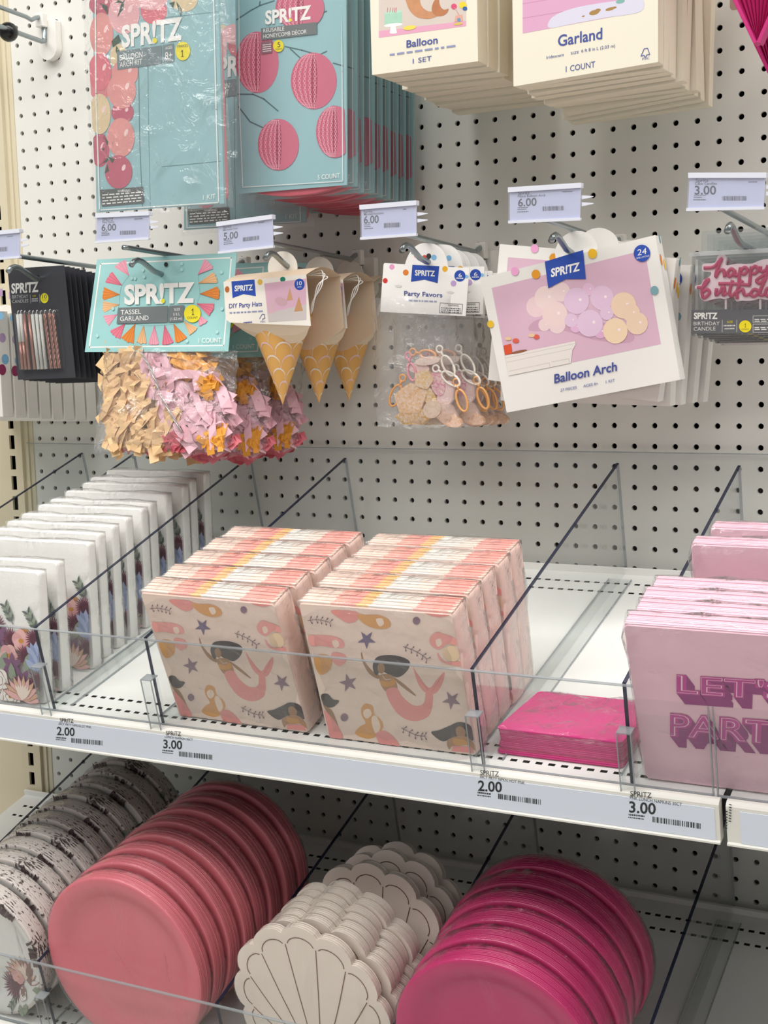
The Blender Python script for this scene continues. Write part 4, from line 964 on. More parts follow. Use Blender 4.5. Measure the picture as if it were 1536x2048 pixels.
def party_favors():
    k = K(720, 380, 4.042); M = frame((845, 627), -.185, 0, 0); a0 = Art(M, 0, k)
    lab = 'party favor bag of keychains under white card, %s on its hook'
    t = thing('party_favor_bag', lab % ORD[0], 'party favors', M, 'party favor bags')
    out = [(165, 985), (855, 1020), (870, 815), (885, 636), (872, 630), (714, 622)] + smooth_curve([(710, 600), (700, 550), (672, 490), (625, 448), (590, 436), (540, 430), (500, 432), (450, 455), (405, 505), (378, 560), (366, 600)], 3) + [(200, 590), (192, 600), (178, 780)]
    b = MB(); b.prism([a0.loc(p) for p in out], -.0005, .0005); b.build('header_card', mat('#fbfaf7', .4, coat=.1), t)
    a = Art(M, -.0006, k)
    for c, r, m in (((258, 622), 21, '#eea3cd'), ((204, 733), 20, '#d33a33'), ((370, 667), 23, '#e5832f'), ((687, 638), 22, '#efb52e'), ((756, 755), 23, '#c4a8d8'), ((598, 546), 22, '#86c0ea'), ((455, 528), 20, '#e8843f'), ((522, 542), 16, '#d94f35'), ((862, 700), 14, '#86c0ea'), ((425, 508), 12, '#7fa895')): a.ell(c, r, r + 1, mat(m, .5))
    a.ell((808, 694), 45, 46, BLUE); a.poly([(424, 605), (641, 616), (628, 753), (522, 725), (412, 742)], BLUE); a.ell((556, 535), 20, 22, mat('#3b3d40', .8))
    W = mat('#e3e0da', .3); a.poly([(278, 772), (310, 766), (342, 774), (330, 790), (295, 788)], W); a.poly([(695, 824), (730, 816), (765, 826), (750, 838), (712, 838)], W)
    a.build('printed_marks', t)
    a = a.over()
    a.text('SPRITZ', (444, 690), (606, 697), 42, WHITE, .03); a.text('Party Favors', (357, 852), (666, 868), 36, NAVY, .015); a.text('6', (796, 703), (823, 704), 30, WHITE); a.fine((778, 716), (836, 718), 8, WHITE, 1)
    a.fine((388, 898), (620, 908), 12, mat('#9aa0bf', .5), 2); a.stroke([(648, 912), (830, 924), (822, 1002), (640, 992)], 3, INK, True); a.text('WARNING:', (710, 938), (800, 943), 15, INK)
    for i in range(3): a.fine((655, 955 + i * 16), (815, 964 + i * 16), 6, INK, 7 + i)
    a.build('lettering', t)
    L = Art(M, .006, k).loc; rnd = random.Random(3)
    def clip(c, ang, s, m):
        b = MB(); x0, z0 = L(c); pts = []
        for i in range(17):
            v = 2 * math.pi * i / 16; p, q = .0062 * s * math.cos(v), .0130 * s * math.sin(v); pts.append((x0 + p * math.cos(ang) - q * math.sin(ang), .002, z0 + p * math.sin(ang) + q * math.cos(ang)))
        b.tube(pts, .0014, 6, 0, False); b.tube([pts[4], (pts[4][0] - .006 * math.sin(ang), .002, pts[4][2] + .006 * math.cos(ang))], .0016, 6)
        v = pts[4]; ring = [(v[0] - .009 * math.sin(ang) + .004 * math.cos(w), .002, v[2] + .009 * math.cos(ang) + .004 * math.sin(w)) for w in [2 * math.pi * i / 12 for i in range(13)]]; b.tube(ring, .0012, 6, 0, False)
        b.build('keychain_clip', mat(m, .3), t, True)
    clip((725, 1420), .5, 1, '#f4ece0'); clip((745, 1525), 1.0, 1, '#f6f0e6'); clip((300, 1660), -.45, 1.05, '#efa550'); clip((560, 1330), 1.4, .8, '#f0b183'); clip((835, 1700), .3, 1, '#efb170'); clip((430, 1470), .2, .8, '#ee9fb0')
    GL = {}
    def glitter(m):
        if m not in GL:
            g = clear_mat('glitter_' + m[1:], '#fbf3ee', 1.5, 1.0, .1, bump=.8, bscale=260, milk=.78, milkcol=m); GL[m] = g
            nt = g.node_tree; df = [n_ for n_ in nt.nodes if n_.type == 'BSDF_DIFFUSE'][0]; v = nt.nodes.new('ShaderNodeTexVoronoi'); v.inputs['Scale'].default_value = 420
            tc = nt.nodes.new('ShaderNodeTexCoord'); nt.links.new(tc.outputs['Object'], v.inputs['Vector']); mx = nt.nodes.new('ShaderNodeMix'); mx.data_type = 'RGBA'; mx.inputs[6].default_value = lin(m); mx.inputs[7].default_value = lin('#fbe9dc')
            nt.links.new(v.outputs['Color'], mx.inputs[0]); nt.links.new(mx.outputs[2], df.inputs[0])
        return GL[m]
    def charm(c, rx, rz, rot, m, lob):
        x, z = L(c); b = MB(); o = []
        for i in range(40):
            v = 2 * math.pi * i / 40; r = 1 - .16 * abs(math.sin(lob * v)) if lob else 1; p, q = rx * r * math.cos(v), rz * r * math.sin(v); o.append((x + p * math.cos(rot) - q * math.sin(rot), z + p * math.sin(rot) + q * math.cos(rot)))
        b.prism(o, rnd.uniform(.0, .003), .008); bevel(b.build('glitter_charm', glitter(m), t), .002)
    for q in (((420, 1690), .022, .019, .3, '#f0b86e', 2.5), ((545, 1640), .008, .019, .7, '#e3b23e', 0), ((440, 1830), .024, .011, 0, '#e0ab2c', 3), ((640, 1560), .009, .015, .2, '#e078a8', 0), ((680, 1790), .020, .012, -.4, '#f2c9bb', 2.5),
              ((530, 1530), .013, .012, 0, '#ecc06a', 2.5), ((600, 1770), .012, .010, .5, '#f0d2b0', 0), ((700, 1650), .010, .016, -.3, '#f4cdd6', 0), ((740, 1860), .015, .007, -.3, '#f3b98f', 0), ((560, 1380), .016, .005, .1, '#f3ddd6', 0), ((480, 1440), .014, .006, -.1, '#f3cfd4', 0)): charm(*q)
    c0, c1 = L((140, 1910)), L((800, 1925)); zb = (c0[1] + c1[1]) / 2
    vs, fs = pillow(c1[0] - c0[0], -zb + .02, .011, random.Random(6), 12, 16, .004)
    mesh_obj('film_bag', [(x + (c0[0] + c1[0]) / 2, y + .004, z + zb) for x, y, z in vs], fs, FILM, t, None, True)
    n = 6
    for i, (dx, dy, dz, r) in enumerate(((.012, .022, -.001, 3), (.004, .045, -.003, 1), (.003, .068, -.004, 3), (.004, .091, -.005, 2), (.005, .114, -.006, 3))):
        copy_tree(t, stepped(M, dx, dy, dz, -r), lab % rank(i + 1, n))
party_favors()

def balloon_arch_boxes():
    k = K(960, 470, 3.339); M = frame((1184, 793), -.215, -15); a0 = Art(M, 0, k)
    lab = 'white balloon arch carton with pastel balloons, %s on its hook'
    t = thing('balloon_arch_box', 'white balloon arch carton with pastel balloons, tilted, frontmost on its hook', 'box', M, 'white balloon arch cartons')
    TL, TR, BR, BL = card_from(a0, [(0, 288), (1170, 0), (1336, 966), (178, 1186)])
    WB = mat('#ebe9e4', .42); D = .021
    b = MB(); b.prism([BL, BR, TR, TL], 0, D); bevel(b.build('carton', WB, t), .0008)
    a = Art(M, -.0001, k)
    a.poly([(78, 354), (1100, 100), (1208, 728), (192, 940)], mat('#d8b3c6', .5, var=.06, bscale=18))
    SH = mat('#c99fb5', .5); a.poly(smooth_curve([(330, 640), (560, 640), (760, 700), (1000, 720), (1000, 640), (700, 560), (400, 560)], 4, True), SH)
    def bal(c, r, m, op=1): a.ell(c, r, r * 1.05, mat(m, .45), 0, 28); a.ell((c[0] + r * .3, c[1] - r * .1), r * .12, r * .12, mat('#f6e6ea', .4), 0, 10)
    for c, r, m in (((375, 480), 66, '#e9cdd0'), ((440, 420), 76, '#ecd5d2'), ((540, 380), 62, '#ead2d2'), ((430, 600), 40, '#e8cfd0'), ((515, 600), 56, '#e9cfd2'), ((500, 530), 84, '#ebd2cf'), ((725, 362), 40, '#e4bcd6'), ((815, 420), 78, '#dfc0d8'), ((645, 440), 84, '#dfc2da'),
                    ((640, 615), 36, '#e0b4d3'), ((805, 645), 44, '#dfaed0'), ((610, 570), 44, '#dfc2da'), ((735, 590), 86, '#e0c4db'), ((848, 520), 46, '#dfc2da'), ((960, 470), 84, '#eccfb4'), ((1050, 590), 72, '#ebcfb5'), ((1010, 520), 60, '#ebceb4'), ((905, 640), 82, '#efd4b4')): bal(c, r, m)
    CAB = mat('#e6e0da', .5)
    a.poly([(168, 805), (636, 708), (640, 730), (618, 770), (608, 855), (192, 940)], CAB); a.stroke([(172, 822), (636, 724)], 3, mat('#c9c0ba', .5)); a.stroke([(180, 850), (615, 760)], 3, mat('#c9c0ba', .5)); a.stroke([(195, 910), (465, 853), (468, 880)], 3, mat('#c9c0ba', .5)); a.stroke([(480, 848), (595, 825), (598, 850)], 3, mat('#c9c0ba', .5))
    OR = mat('#d9532f', .4); a.poly([(158, 738), (208, 726), (218, 790), (168, 802)], OR); a.ell((240, 706), 22, 16, mat('#d9604e', .4)); a.ell((378, 680), 20, 16, mat('#d9604e', .4)); a.ell((262, 780), 55, 9, mat('#8f5a3f', .5), -12); a.ell((345, 670), 22, 12, mat('#e6c59a', .5)); a.ell((190, 692), 22, 12, mat('#e6c59a', .5))
    for c, r, m in (((234, 242), 26, '#eea6d2'), ((374, 262), 28, '#e39a1e'), ((752, 124), 30, '#efbd2b'), ((1166, 370), 27, '#79a5ad'), ((72, 595), 22, '#e9bf2e')): a.ell(c, r, r * 1.1, mat(m, .5))
    a.poly([(434, 178), (690, 100), (708, 294), (575, 295), (457, 356)], BLUE); a.ell((1083, 122), 55, 57, BLUE); a.build('printed_picture', t)
    a = a.over(); a.logo((474, 280), (666, 236), 52, WHITE, None, .035); a.text('Balloon Arch', (496, 990), (914, 905), 58, NAVY, .02); a.text('27 PIECES', (537, 1046), (645, 1026), 18, NAVY); a.text('AGES 8+', (690, 1018), (788, 1000), 18, NAVY); a.text('1 KIT', (840, 990), (900, 978), 18, NAVY)
    a.text('24', (1052, 138), (1112, 126), 40, WHITE); a.text('BALLOONS', (1046, 160), (1130, 144), 11, WHITE); a.build('lettering', t)
    # dots on the side wall
    b = MB(); e = Vector((BR[0] - TR[0], BR[1] - TR[1]))
    for f, y, r, m in ((.17, .006, .0062, 0), (.20, .017, .006, 1), (.02, .015, .005, 2)):
        px_, pz = TR[0] + e.x * f, TR[1] + e.y * f; d = e.normalized(); b.add([(px_ + d.x * r * math.sin(v) + .0003, y + .55 * r * math.cos(v), pz + d.y * r * math.sin(v)) for v in [2 * math.pi * i / 16 for i in range(16)]], [tuple(range(16))], m)
    b.build('side_dot', [mat('#e5832f', .5), mat('#efbd2b', .5), mat('#79a5ad', .5)], t)
    c = a0.loc((620, 110)); b = MB(); b.prism([(c[0] + .024 * p, c[1] + .022 * q) for p, q in ellpts((0, 0), 1, 1, 0, 24)], D * .5, D * .5 + .001); b.build('hang_tab', WB, t)
    M0 = frame((1184, 793), -.215, 0); n = 6
    rows = ((-.031, .024, .005, 2.5), (-.025, .048, -.010, -3), (-.021, .078, -.007, -1), (-.016, .110, -.005, 0), (-.012, .142, -.006, 0))
    for i, (dx, dy, dz, r) in enumerate(rows):
        Mi = Matrix.Translation((dx, dy, dz)) @ M0 @ Matrix.Rotation(math.radians(r), 4, 'Y'); copy_tree(t, Mi, lab % rank(i + 1, n))
balloon_arch_boxes()

def cake_candles():
    k = K(1360, 330, 4.995); M = frame((1470, 671), -.185); a0 = Art(M, 0, k)
    lab = 'clear happy birthday candle pack with pink script, %s on its hook'
    t = thing('cake_candle_pack', lab % ORD[0], 'candles', M, 'happy birthday candle packs')
    q = card_from(a0, [(118, 870), (1180, 850), (1180, 1680), (110, 1690)]); x0, x1 = q[3][0], q[2][0]; zt = q[0][1]
    b = MB(); D = .019; b.box(x0, x1, -.0, D, 0.0, zt); o = b.build('blister_box', BLISTER, t); bevel(o, .002)
    b = MB(); b.box(x0 + .006, x1 - .006, D - .001, D, zt, zt + .022); b.build('hang_flap', BLISTER, t)
    b = MB(); b.box(x0 - .0015, x1 + .0015, -.0015, D + .001, zt - .0045, zt - .0005); b.build('lid_rim', clear_mat('blister_rim', '#eef1f1', 1.5, 1.6, .06, milk=.25), t)
    c = card_from(a0, [(118, 1450), (1180, 1440), (1180, 1680), (112, 1685)]); b = MB(); b.prism([c[3], c[2], c[1], c[0]], -.0012, -.0004); b.build('label_band', mat('#5f6063', .4), t)
    WX_ = mat('#f6dfe6', .35, sss=.1); PK = mat('#c03565', .4)
    out = smooth_curve([(215, 1025), (230, 985), (340, 975), (370, 910), (420, 895), (455, 930), (450, 1000), (560, 985), (700, 985), (770, 960), (840, 940), (1000, 940), (1100, 1000), (1110, 1350), (980, 1340), (860, 1345), (790, 1335), (700, 1355), (600, 1355), (555, 1360), (520, 1310), (440, 1340), (390, 1330), (300, 1345), (235, 1360), (190, 1310), (190, 1250), (145, 1235), (150, 1205), (205, 1190), (230, 1145), (290, 1110), (300, 1070), (225, 1060)], 3, True)
    b = MB(); b.prism([a0.loc(p) for p in out], .003, .009); b.build('script_candle', WX_, t)
    b = MB()
    for pts in ([(232, 1028), (330, 1018), (385, 960), (410, 935), (400, 965), (360, 1060), (352, 1120), (385, 1060), (430, 1050), (440, 1120)], [(540, 1060), (505, 1035), (470, 1080), (490, 1115), (530, 1080), (540, 1050), (545, 1110), (580, 1085)],
                [(600, 1020), (590, 1090), (580, 1230)], [(600, 1060), (640, 1020), (670, 1050), (640, 1090), (610, 1080)], [(710, 1010), (700, 1080), (690, 1200)], [(705, 1050), (745, 1010), (775, 1045), (745, 1085), (715, 1075)], [(800, 1010), (800, 1060), (850, 1050), (875, 1000)], [(880, 1000), (860, 1100), (800, 1180), (760, 1150), (860, 1080)],
                [(165, 1225), (230, 1215), (280, 1150), (255, 1150), (215, 1250), (230, 1330), (290, 1280), (265, 1240), (225, 1270)], [(360, 1230), (355, 1300), (400, 1260), (420, 1215), (440, 1235), (425, 1300), (470, 1275)], [(380, 1185), (520, 1185), (700, 1200)], [(520, 1150), (490, 1270), (510, 1310), (560, 1260)], [(620, 1150), (570, 1240), (565, 1340)], [(575, 1270), (620, 1240), (640, 1300), (690, 1290)],
                [(790, 1270), (740, 1240), (700, 1290), (740, 1310), (790, 1260), (860, 1120)], [(850, 1130), (790, 1290), (840, 1295)], [(930, 1240), (870, 1230), (850, 1290), (890, 1310), (930, 1250), (940, 1310), (1000, 1280)], [(1010, 1230), (1000, 1290), (1060, 1270), (1080, 1220), (1040, 1380)]):
        P = [a0.loc(p) for p in smooth_curve(pts, 4)]; b.tube([(x, .0026, z) for x, z in P], .0019, 6)
    b.build('pink_script', PK, t, True)
    b = MB()
    for x in (445, 790, 1010): p, q2 = a0.loc((x, 1340)), a0.loc((x, 1440)); b.tube([(p[0], .006, p[1]), (q2[0], .006, q2[1])], .0012, 6)
    b.build('candle_pick', WX_, t)
    a = Art(M, -.0013, k); a.logo((138, 1536), (375, 1536), 58, mat('#e6e4e0', .5), None); G = mat('#d3d1cc', .5); a.text('BIRTHDAY', (136, 1602), (396, 1600), 36, G); a.text('CANDLE', (136, 1656), (356, 1652), 36, G)
    a.stroke([(423, 1548), (421, 1668)], 4, G); a.stroke([(568, 1548), (566, 1668)], 4, G); a.ell((652, 1612), 62, 60, mat('#e6d416', .5)); a.text('SIZE', (470, 1580), (528, 1578), 22, mat('#d9c91c', .5)); a.fine((436, 1612), (552, 1610), 13, G, 3); a.fine((446, 1642), (545, 1640), 13, G, 4)
    a.text('1', (645, 1622), (662, 1622), 40, INK); a.text('COUNT', (616, 1648), (690, 1648), 14, INK)
    for y0, y1 in ((1508, 1575), (1590, 1672)): a.stroke([(730, y0), (1150, y0 - 3), (1150, y1), (730, y1)], 4, G, True); a.fine((745, y0 + 40), (1130, y0 + 38), 10, G, 5); a.fine((745, y0 + 58), (1130, y0 + 56), 10, G, 6)
    a.build('lettering', t); n = 6
    for i in range(1, n): copy_tree(t, stepped(M, .001 * i, i * .0215, -.0022 * i), lab % rank(i, n))
cake_candles()
# ------------------------------------------------------------------ napkin packs on the upper shelf
def slab(w, h, d, rnd, bulge=.002, n=8):
    """soft folded stack: front at y = 0, base z = 0, slightly pillowed front and rounded edges"""
    o = rrect(-w / 2, w / 2, 0, h, .004, 3); b = MB()
    k = len(o); rings = []
    for y, s in ((0.0, .985), (.0015, .996), (.004, 1.0), (d - .004, 1.0), (d - .0015, .996), (d, .985)):
        rings.append([(x * s, y, h / 2 + (z - h / 2) * s) for x, z in o])
    vs = [v for r in rings for v in r]
    fs = [(i * k + j, i * k + (j + 1) % k, (i + 1) * k + (j + 1) % k, (i + 1) * k + j) for i in range(5) for j in range(k)]
    fs = [f[::-1] for f in fs] + [tuple(range(k)), tuple(range(6 * k - 1, 5 * k - 1, -1))]
    b.add(vs, fs); return b
def wrap(w, h, d, rnd, amp=.0025, gap=.0022, nx=8, ny=3, nz=8):
    """loose film around a pack: crumpled box shell"""
    vs = {}; V = []; F = []
    def vid(i, j, k):
        if (i, j, k) not in vs:
            x, y, z = -w / 2 - gap + (w + 2 * gap) * i / nx, -gap + (d + 2 * gap) * j / ny, 0 + (h + gap) * k / nz
            ex = i in (0, nx); ey = j in (0, ny); ez = k in (0, nz); c = ex + ey + ez
            if c >= 2: pull = gap * .9; x -= (pull if i == nx else -pull) if ex else 0; y -= (pull if j == ny else -pull) if ey else 0; z -= pull if k == nz else 0
            r = lambda: rnd.uniform(-1, 1) * amp
            x += r() * (.8 if ex else .2); y += r() * (.35 if j == 0 else .5 if ey else .2); z += r() * (.9 if k == nz else .2 if not ez else 0)
            vs[(i, j, k)] = len(V); V.append((x, y, z))
        return vs[(i, j, k)]
    for i in range(nx):
        for k in range(nz):
            for j in (0, ny):
                q = (vid(i, j, k), vid(i + 1, j, k), vid(i + 1, j, k + 1), vid(i, j, k + 1)); F.append(q if j == 0 else q[::-1])
    for j in range(ny):
        for k in range(nz):
            for i in (0, nx): F.append((vid(i, j, k), vid(i, j + 1, k), vid(i, j + 1, k + 1), vid(i, j, k + 1)))
        for i in range(nx): F.append((vid(i, j, nz), vid(i + 1, j, nz), vid(i + 1, j + 1, nz), vid(i, j + 1, nz)))
    return V, F

def floral_print(a, spots, seed, sc=1.0):
    """a: Art used in local metres; spots: (kind, x, z, size, turn)"""
    rnd = random.Random(seed)
    MAR, BLU, PNK, WHT, MUS, GRN, DGR, PUR, TAN, OUT = [mat(c, .55) for c in ('#6e2f47', '#8e9cc4', '#e7b3b0', '#f0eae4', '#c98a35', '#8f9c88', '#5d6a62', '#7d5577', '#d7ab90', '#8a6a63')]
    def P(x, z, ang, pts): c, s = math.cos(ang), math.sin(ang); return [(x + p * c - q * s, z + p * s + q * c) for p, q in pts]
    def leaf(x, z, L, w, ang, m): a.lpoly(P(x, z, ang, [(0, 0), (w * .5, L * .35), (w * .4, L * .7), (0, L), (-w * .4, L * .7), (-w * .5, L * .35)]), m)
    for kind, x, z, s, ang in spots:
        if kind == 'sprig':
            a.lpoly(P(x, z, ang, [(-.0006, 0), (.0006, 0), (.0002, s), (-.0002, s)]), DGR)
            for i in range(5):
                f = .15 + .17 * i
                for sg in (-1, 1): c_, s_ = math.cos(ang), math.sin(ang); leaf(x - s_ * s * f, z + c_ * s * f, s * .38, s * .13, ang - sg * .75, GRN if i % 2 else DGR)
        elif kind == 'burst':
            for i in range(26): leaf(x, z, s * rnd.uniform(.75, 1.05), s * .12, ang + 2 * math.pi * i / 26, MAR)
            a.lpoly([(x + s * .4 * math.cos(v), z + s * .4 * math.sin(v)) for v in [2 * math.pi * i / 16 for i in range(16)]], mat('#58243a', .6))
        elif kind == 'poppy':
            for i in range(5):
                v = ang + i * 1.257; c = (x + s * .45 * math.cos(v), z + s * .45 * math.sin(v)); a.lpoly([(c[0] + s * .58 * math.cos(t_), c[1] + s * .58 * math.sin(t_)) for t_ in [2 * math.pi * k / 14 for k in range(14)]], PNK if i % 2 else mat('#dca2a4', .55))
            a.lpoly([(x + s * .3 * math.cos(v), z + s * .2 * math.sin(v)) for v in [2 * math.pi * i / 12 for i in range(12)]], MUS)
        elif kind == 'rose':
            for r, m in ((1, OUT), (.95, WHT), (.72, OUT), (.67, WHT), (.42, OUT), (.37, WHT)):
                a.lpoly([(x + s * r * (1 + .08 * math.cos(5 * v + r * 9)) * math.cos(v), z + s * r * (1 + .08 * math.cos(5 * v + r * 9)) * math.sin(v)) for v in [2 * math.pi * i / 30 for i in range(30)]], m)
            a.lpoly([(x + s * .15 * math.cos(v), z + s * .12 * math.sin(v)) for v in [2 * math.pi * i / 10 for i in range(10)]], MUS)
        elif kind == 'protea':
            for i in range(11):
                v = ang + (-5 + i) * .27; leaf(x, z, s * 1.12, s * .30, v, OUT); leaf(x, z, s * 1.05, s * .25, v, TAN if i % 2 else PNK)
            for i in range(7): v = ang + (-3 + i) * .2; leaf(x, z, s * .75, s * .15, v, mat('#f0ddd0', .55))
        elif kind == 'berry':
            for dx in (-.35, .35): a.lpoly(P(x, z, ang, [(-.0005, -s * 1.5), (.0005, -s * 1.5), (dx * s + .0004, 0), (dx * s - .0004, 0)]), DGR); a.lpoly([(x + dx * s + s * .45 * math.cos(v), z + s * .45 * math.sin(v)) for v in [2 * math.pi * i / 14 for i in range(14)]], MUS)
        elif kind == 'blue':
            for i in range(7): leaf(x, z, s * rnd.uniform(.8, 1.1), s * .42, ang + (i - 3) * .42, BLU if i % 2 else mat('#a9b5d6', .55))
        elif kind == 'purple':
            for i in range(6): leaf(x, z, s, s * .5, ang + i * 1.05, PUR)
        elif kind == 'leaf': leaf(x, z, s, s * .45, ang, GRN)
def floral_napkins():
    lab = 'white floral napkin pack in clear film, %s in its row'; u0 = (.471, .442, .384, .355, .329, .302, .270, .249, .217, .185, .162, .133); n = len(u0)
    W, H, D = .166, .152, .0150; rnd = random.Random(21)
    def MM(i, dx=0, r=0): P = shelf_matrix(-.735 + dx, u0[i], .001, ZS).translation; return Matrix.Translation(P) @ Matrix.Rotation(math.radians(r), 4, 'Z')
    t = thing('floral_napkin_pack', lab % ORD[0], 'napkins', MM(0), 'white floral napkin packs')
    slab(W, H, D, rnd).build('folded_napkins', mat('#f5f4f0', .6, bump=.15, bscale=300), t)
    a = Art(MM(0), -.0003, None, (-W / 2 + .001, W / 2 - .001, .001, H))
    sp = []
    for z, row in ((.088, ('sprig', 'burst', 'sprig', 'berry', 'sprig', 'burst', 'sprig', 'berry', 'sprig')), (.072, ('burst', 'purple', 'poppy', 'burst', 'sprig', 'purple', 'burst', 'poppy', 'burst')), (.056, ('rose', 'leaf', 'poppy', 'blue', 'rose', 'leaf', 'poppy', 'burst', 'blue')),
                   (.040, ('leaf', 'purple', 'blue', 'leaf', 'poppy', 'leaf', 'purple', 'leaf', 'blue')), (.024, ('blue', 'rose', 'leaf', 'burst', 'sprig', 'rose', 'leaf', 'purple', 'burst')), (.006, ('protea', 'leaf', 'purple', 'protea', 'leaf', 'berry', 'rose', 'protea', 'leaf'))):
        for i, kd in enumerate(row): sp.append((kd, -.078 + .0195 * i + rnd.uniform(-.004, .004), z + rnd.uniform(-.004, .004), dict(sprig=.026, burst=.0165, berry=.007, purple=.016, poppy=.0135, rose=.0155, leaf=.024, blue=.020, protea=.028)[kd], rnd.uniform(-.6, .6)))
    floral_print(a, sp, 3)
    a.build('floral_print', t)
    V, F = wrap(W, H, D, random.Random(2), .0028); mesh_obj('film_wrap', V, F, FILM_WRAP, t, None, True)
    for i in range(1, n): copy_tree(t, MM(i, rnd.uniform(-.004, .004), rnd.uniform(-1.5, 1.5)), lab % rank(i, n))
floral_napkins()

def mermaid_napkins():
    W, H, D = .165, .157, .032; k = K(580, 1080, 2.844); rnd = random.Random(4)
    def MM(x, u, lean, rz=0): return shelf_matrix(x, u, .0008, ZS) @ Matrix.Rotation(math.radians(lean), 4, 'X') @ Matrix.Rotation(math.radians(rz), 4, 'Z')
    M = MM(-.2045, .4655, 5); lab = 'mermaid print napkin pack, %s in the right stack'
    t = thing('mermaid_napkin_pack', lab % ORD[0], 'napkins', M, 'mermaid napkin packs')
    CRM = mat('#f0d9cc', .6, bump=.12, bscale=260); slab(W, H, D, rnd).build('folded_napkins', [mat('#efcfc2', .6, bump=.12, bscale=260)], t)
    a = Art(M, -.0003, k, (-W / 2 + .0005, W / 2 - .0005, .0005, H - .0005))
    a.lpoly(rrect(-W / 2 + .0012, W / 2 - .0012, .0012, H - .0012, .003), CRM)
    HAIR, SKIN, SK2, TAILC, TAIL2, GOLDH, PINKH, PALE, STAR, STAR2, BRA, TWIG = [mat(c, .6) for c in ('#4b4143', '#a9805f', '#b98c66', '#eb9a95', '#dd8681', '#dfa361', '#efa59f', '#f4dccb', '#6f6085', '#8d7081', '#d79b52', '#7a6272')]
    sm = lambda P, n=4: smooth_curve(P, n, True)
    # large swimming mermaid
    a.poly(sm([(410, 640), (425, 690), (470, 745), (510, 770), (500, 790), (450, 760), (415, 700), (403, 650)]), SKIN)
    a.poly(sm([(470, 720), (490, 670), (540, 655), (620, 660), (680, 690), (670, 740), (620, 780), (570, 770), (520, 745), (490, 770)]), HAIR)
    a.poly(sm([(500, 710), (525, 700), (540, 730), (525, 760), (500, 745)]), SKIN)
    a.poly(sm([(510, 770), (570, 765), (600, 800), (610, 850), (560, 870), (520, 830)]), SK2); a.poly(sm([(590, 780), (650, 820), (715, 880), (700, 880), (620, 820)]), SKIN)
    a.poly(sm([(515, 800), (560, 805), (590, 790), (598, 820), (550, 835), (520, 825)]), BRA)
    a.poly(sm([(545, 860), (605, 840), (640, 890), (700, 940), (760, 930), (775, 860), (810, 860), (812, 930), (790, 1000), (720, 1030), (650, 1015), (590, 960)]), TAILC)
    a.poly(sm([(700, 720), (730, 770), (790, 840), (830, 800), (878, 750), (870, 810), (830, 870), (775, 870), (730, 820)]), TAILC)
    for p in ([(715, 750), (785, 850)], [(740, 800), (788, 856)], [(865, 770), (815, 850)], [(850, 800), (805, 860)]): a.stroke(p, 3, TAIL2)
    a.stroke([(525, 770), (545, 795), (575, 790)], 3, PALE)
    # blond mermaid
    a.poly(sm([(405, 960), (430, 930), (470, 945), (480, 990), (515, 1020), (530, 1060), (500, 1110), (440, 1130), (370, 1100), (400, 1060), (430, 1040), (410, 1000)]), GOLDH); a.poly(sm([(420, 970), (450, 960), (465, 990), (440, 1015), (420, 1000)]), PALE); a.poly(sm([(465, 1010), (490, 1000), (515, 1060), (490, 1100), (470, 1060)]), PALE)
    a.poly(sm([(490, 1100), (540, 1085), (590, 1120), (625, 1180), (520, 1165)]), TAILC)
    # dark haired mermaid at the lower right
    a.poly(sm([(803, 1095), (850, 1080), (910, 1055), (960, 1035), (1020, 1050), (1050, 1100), (1040, 1140), (990, 1120), (930, 1120), (870, 1145)]), HAIR); a.poly(sm([(945, 1070), (975, 1060), (1000, 1090), (985, 1120), (950, 1110)]), SKIN)
    a.poly(sm([(895, 1140), (950, 1115), (1010, 1120), (1055, 1170), (1060, 1200), (1030, 1180), (1000, 1165), (930, 1170), (905, 1190)]), SK2); a.poly(sm([(930, 1130), (1000, 1140), (1005, 1165), (940, 1165)]), BRA); a.poly([(930, 1168), (1035, 1178), (1050, 1212), (920, 1200)], TAILC)
    # left edge: dark hair, arm and tail
    a.poly(sm([(178, 880), (215, 875), (245, 905), (280, 915), (245, 950), (200, 945), (185, 920)]), HAIR); a.poly(sm([(190, 940), (215, 950), (245, 980), (275, 1060), (255, 1050), (225, 1000)]), SKIN); a.poly(sm([(195, 970), (240, 1010), (280, 1070), (300, 1125), (235, 1130), (215, 1060)]), TAILC)
    # pink haired mermaids left and right, upside-down tails along the top
    a.poly(sm([(105, 545), (160, 540), (240, 545), (300, 570), (305, 610), (240, 610), (180, 600), (120, 600)]), PINKH); a.poly(sm([(240, 575), (270, 570), (280, 600), (255, 612)]), PALE); a.poly(sm([(140, 660), (200, 650), (240, 680), (225, 740), (175, 765), (145, 720)]), GOLDH); a.poly(sm([(240, 640), (310, 650), (320, 690), (280, 715), (245, 690)]), PINKH)
    a.poly(sm([(795, 560), (830, 525), (880, 535), (940, 560), (960, 600), (900, 590), (850, 620), (805, 600)]), PINKH); a.poly(sm([(830, 570), (855, 560), (865, 590), (840, 605)]), PALE); a.poly(sm([(870, 620), (930, 600), (965, 650), (940, 690), (880, 670)]), mat('#ebcfae', .6)); a.poly(sm([(840, 640), (880, 690), (970, 690), (975, 715), (900, 705), (850, 680)]), PINKH)
    a.poly(sm([(235, 400), (380, 408), (385, 450), (340, 470), (290, 450)]), TAILC); a.poly(sm([(385, 420), (440, 425), (500, 425), (560, 450), (570, 490), (520, 505), (450, 490), (400, 455)]), GOLDH); a.poly(sm([(490, 450), (525, 445), (535, 475), (510, 490)]), PALE); a.poly(sm([(750, 402), (915, 412), (905, 428), (830, 435)]), TAILC)
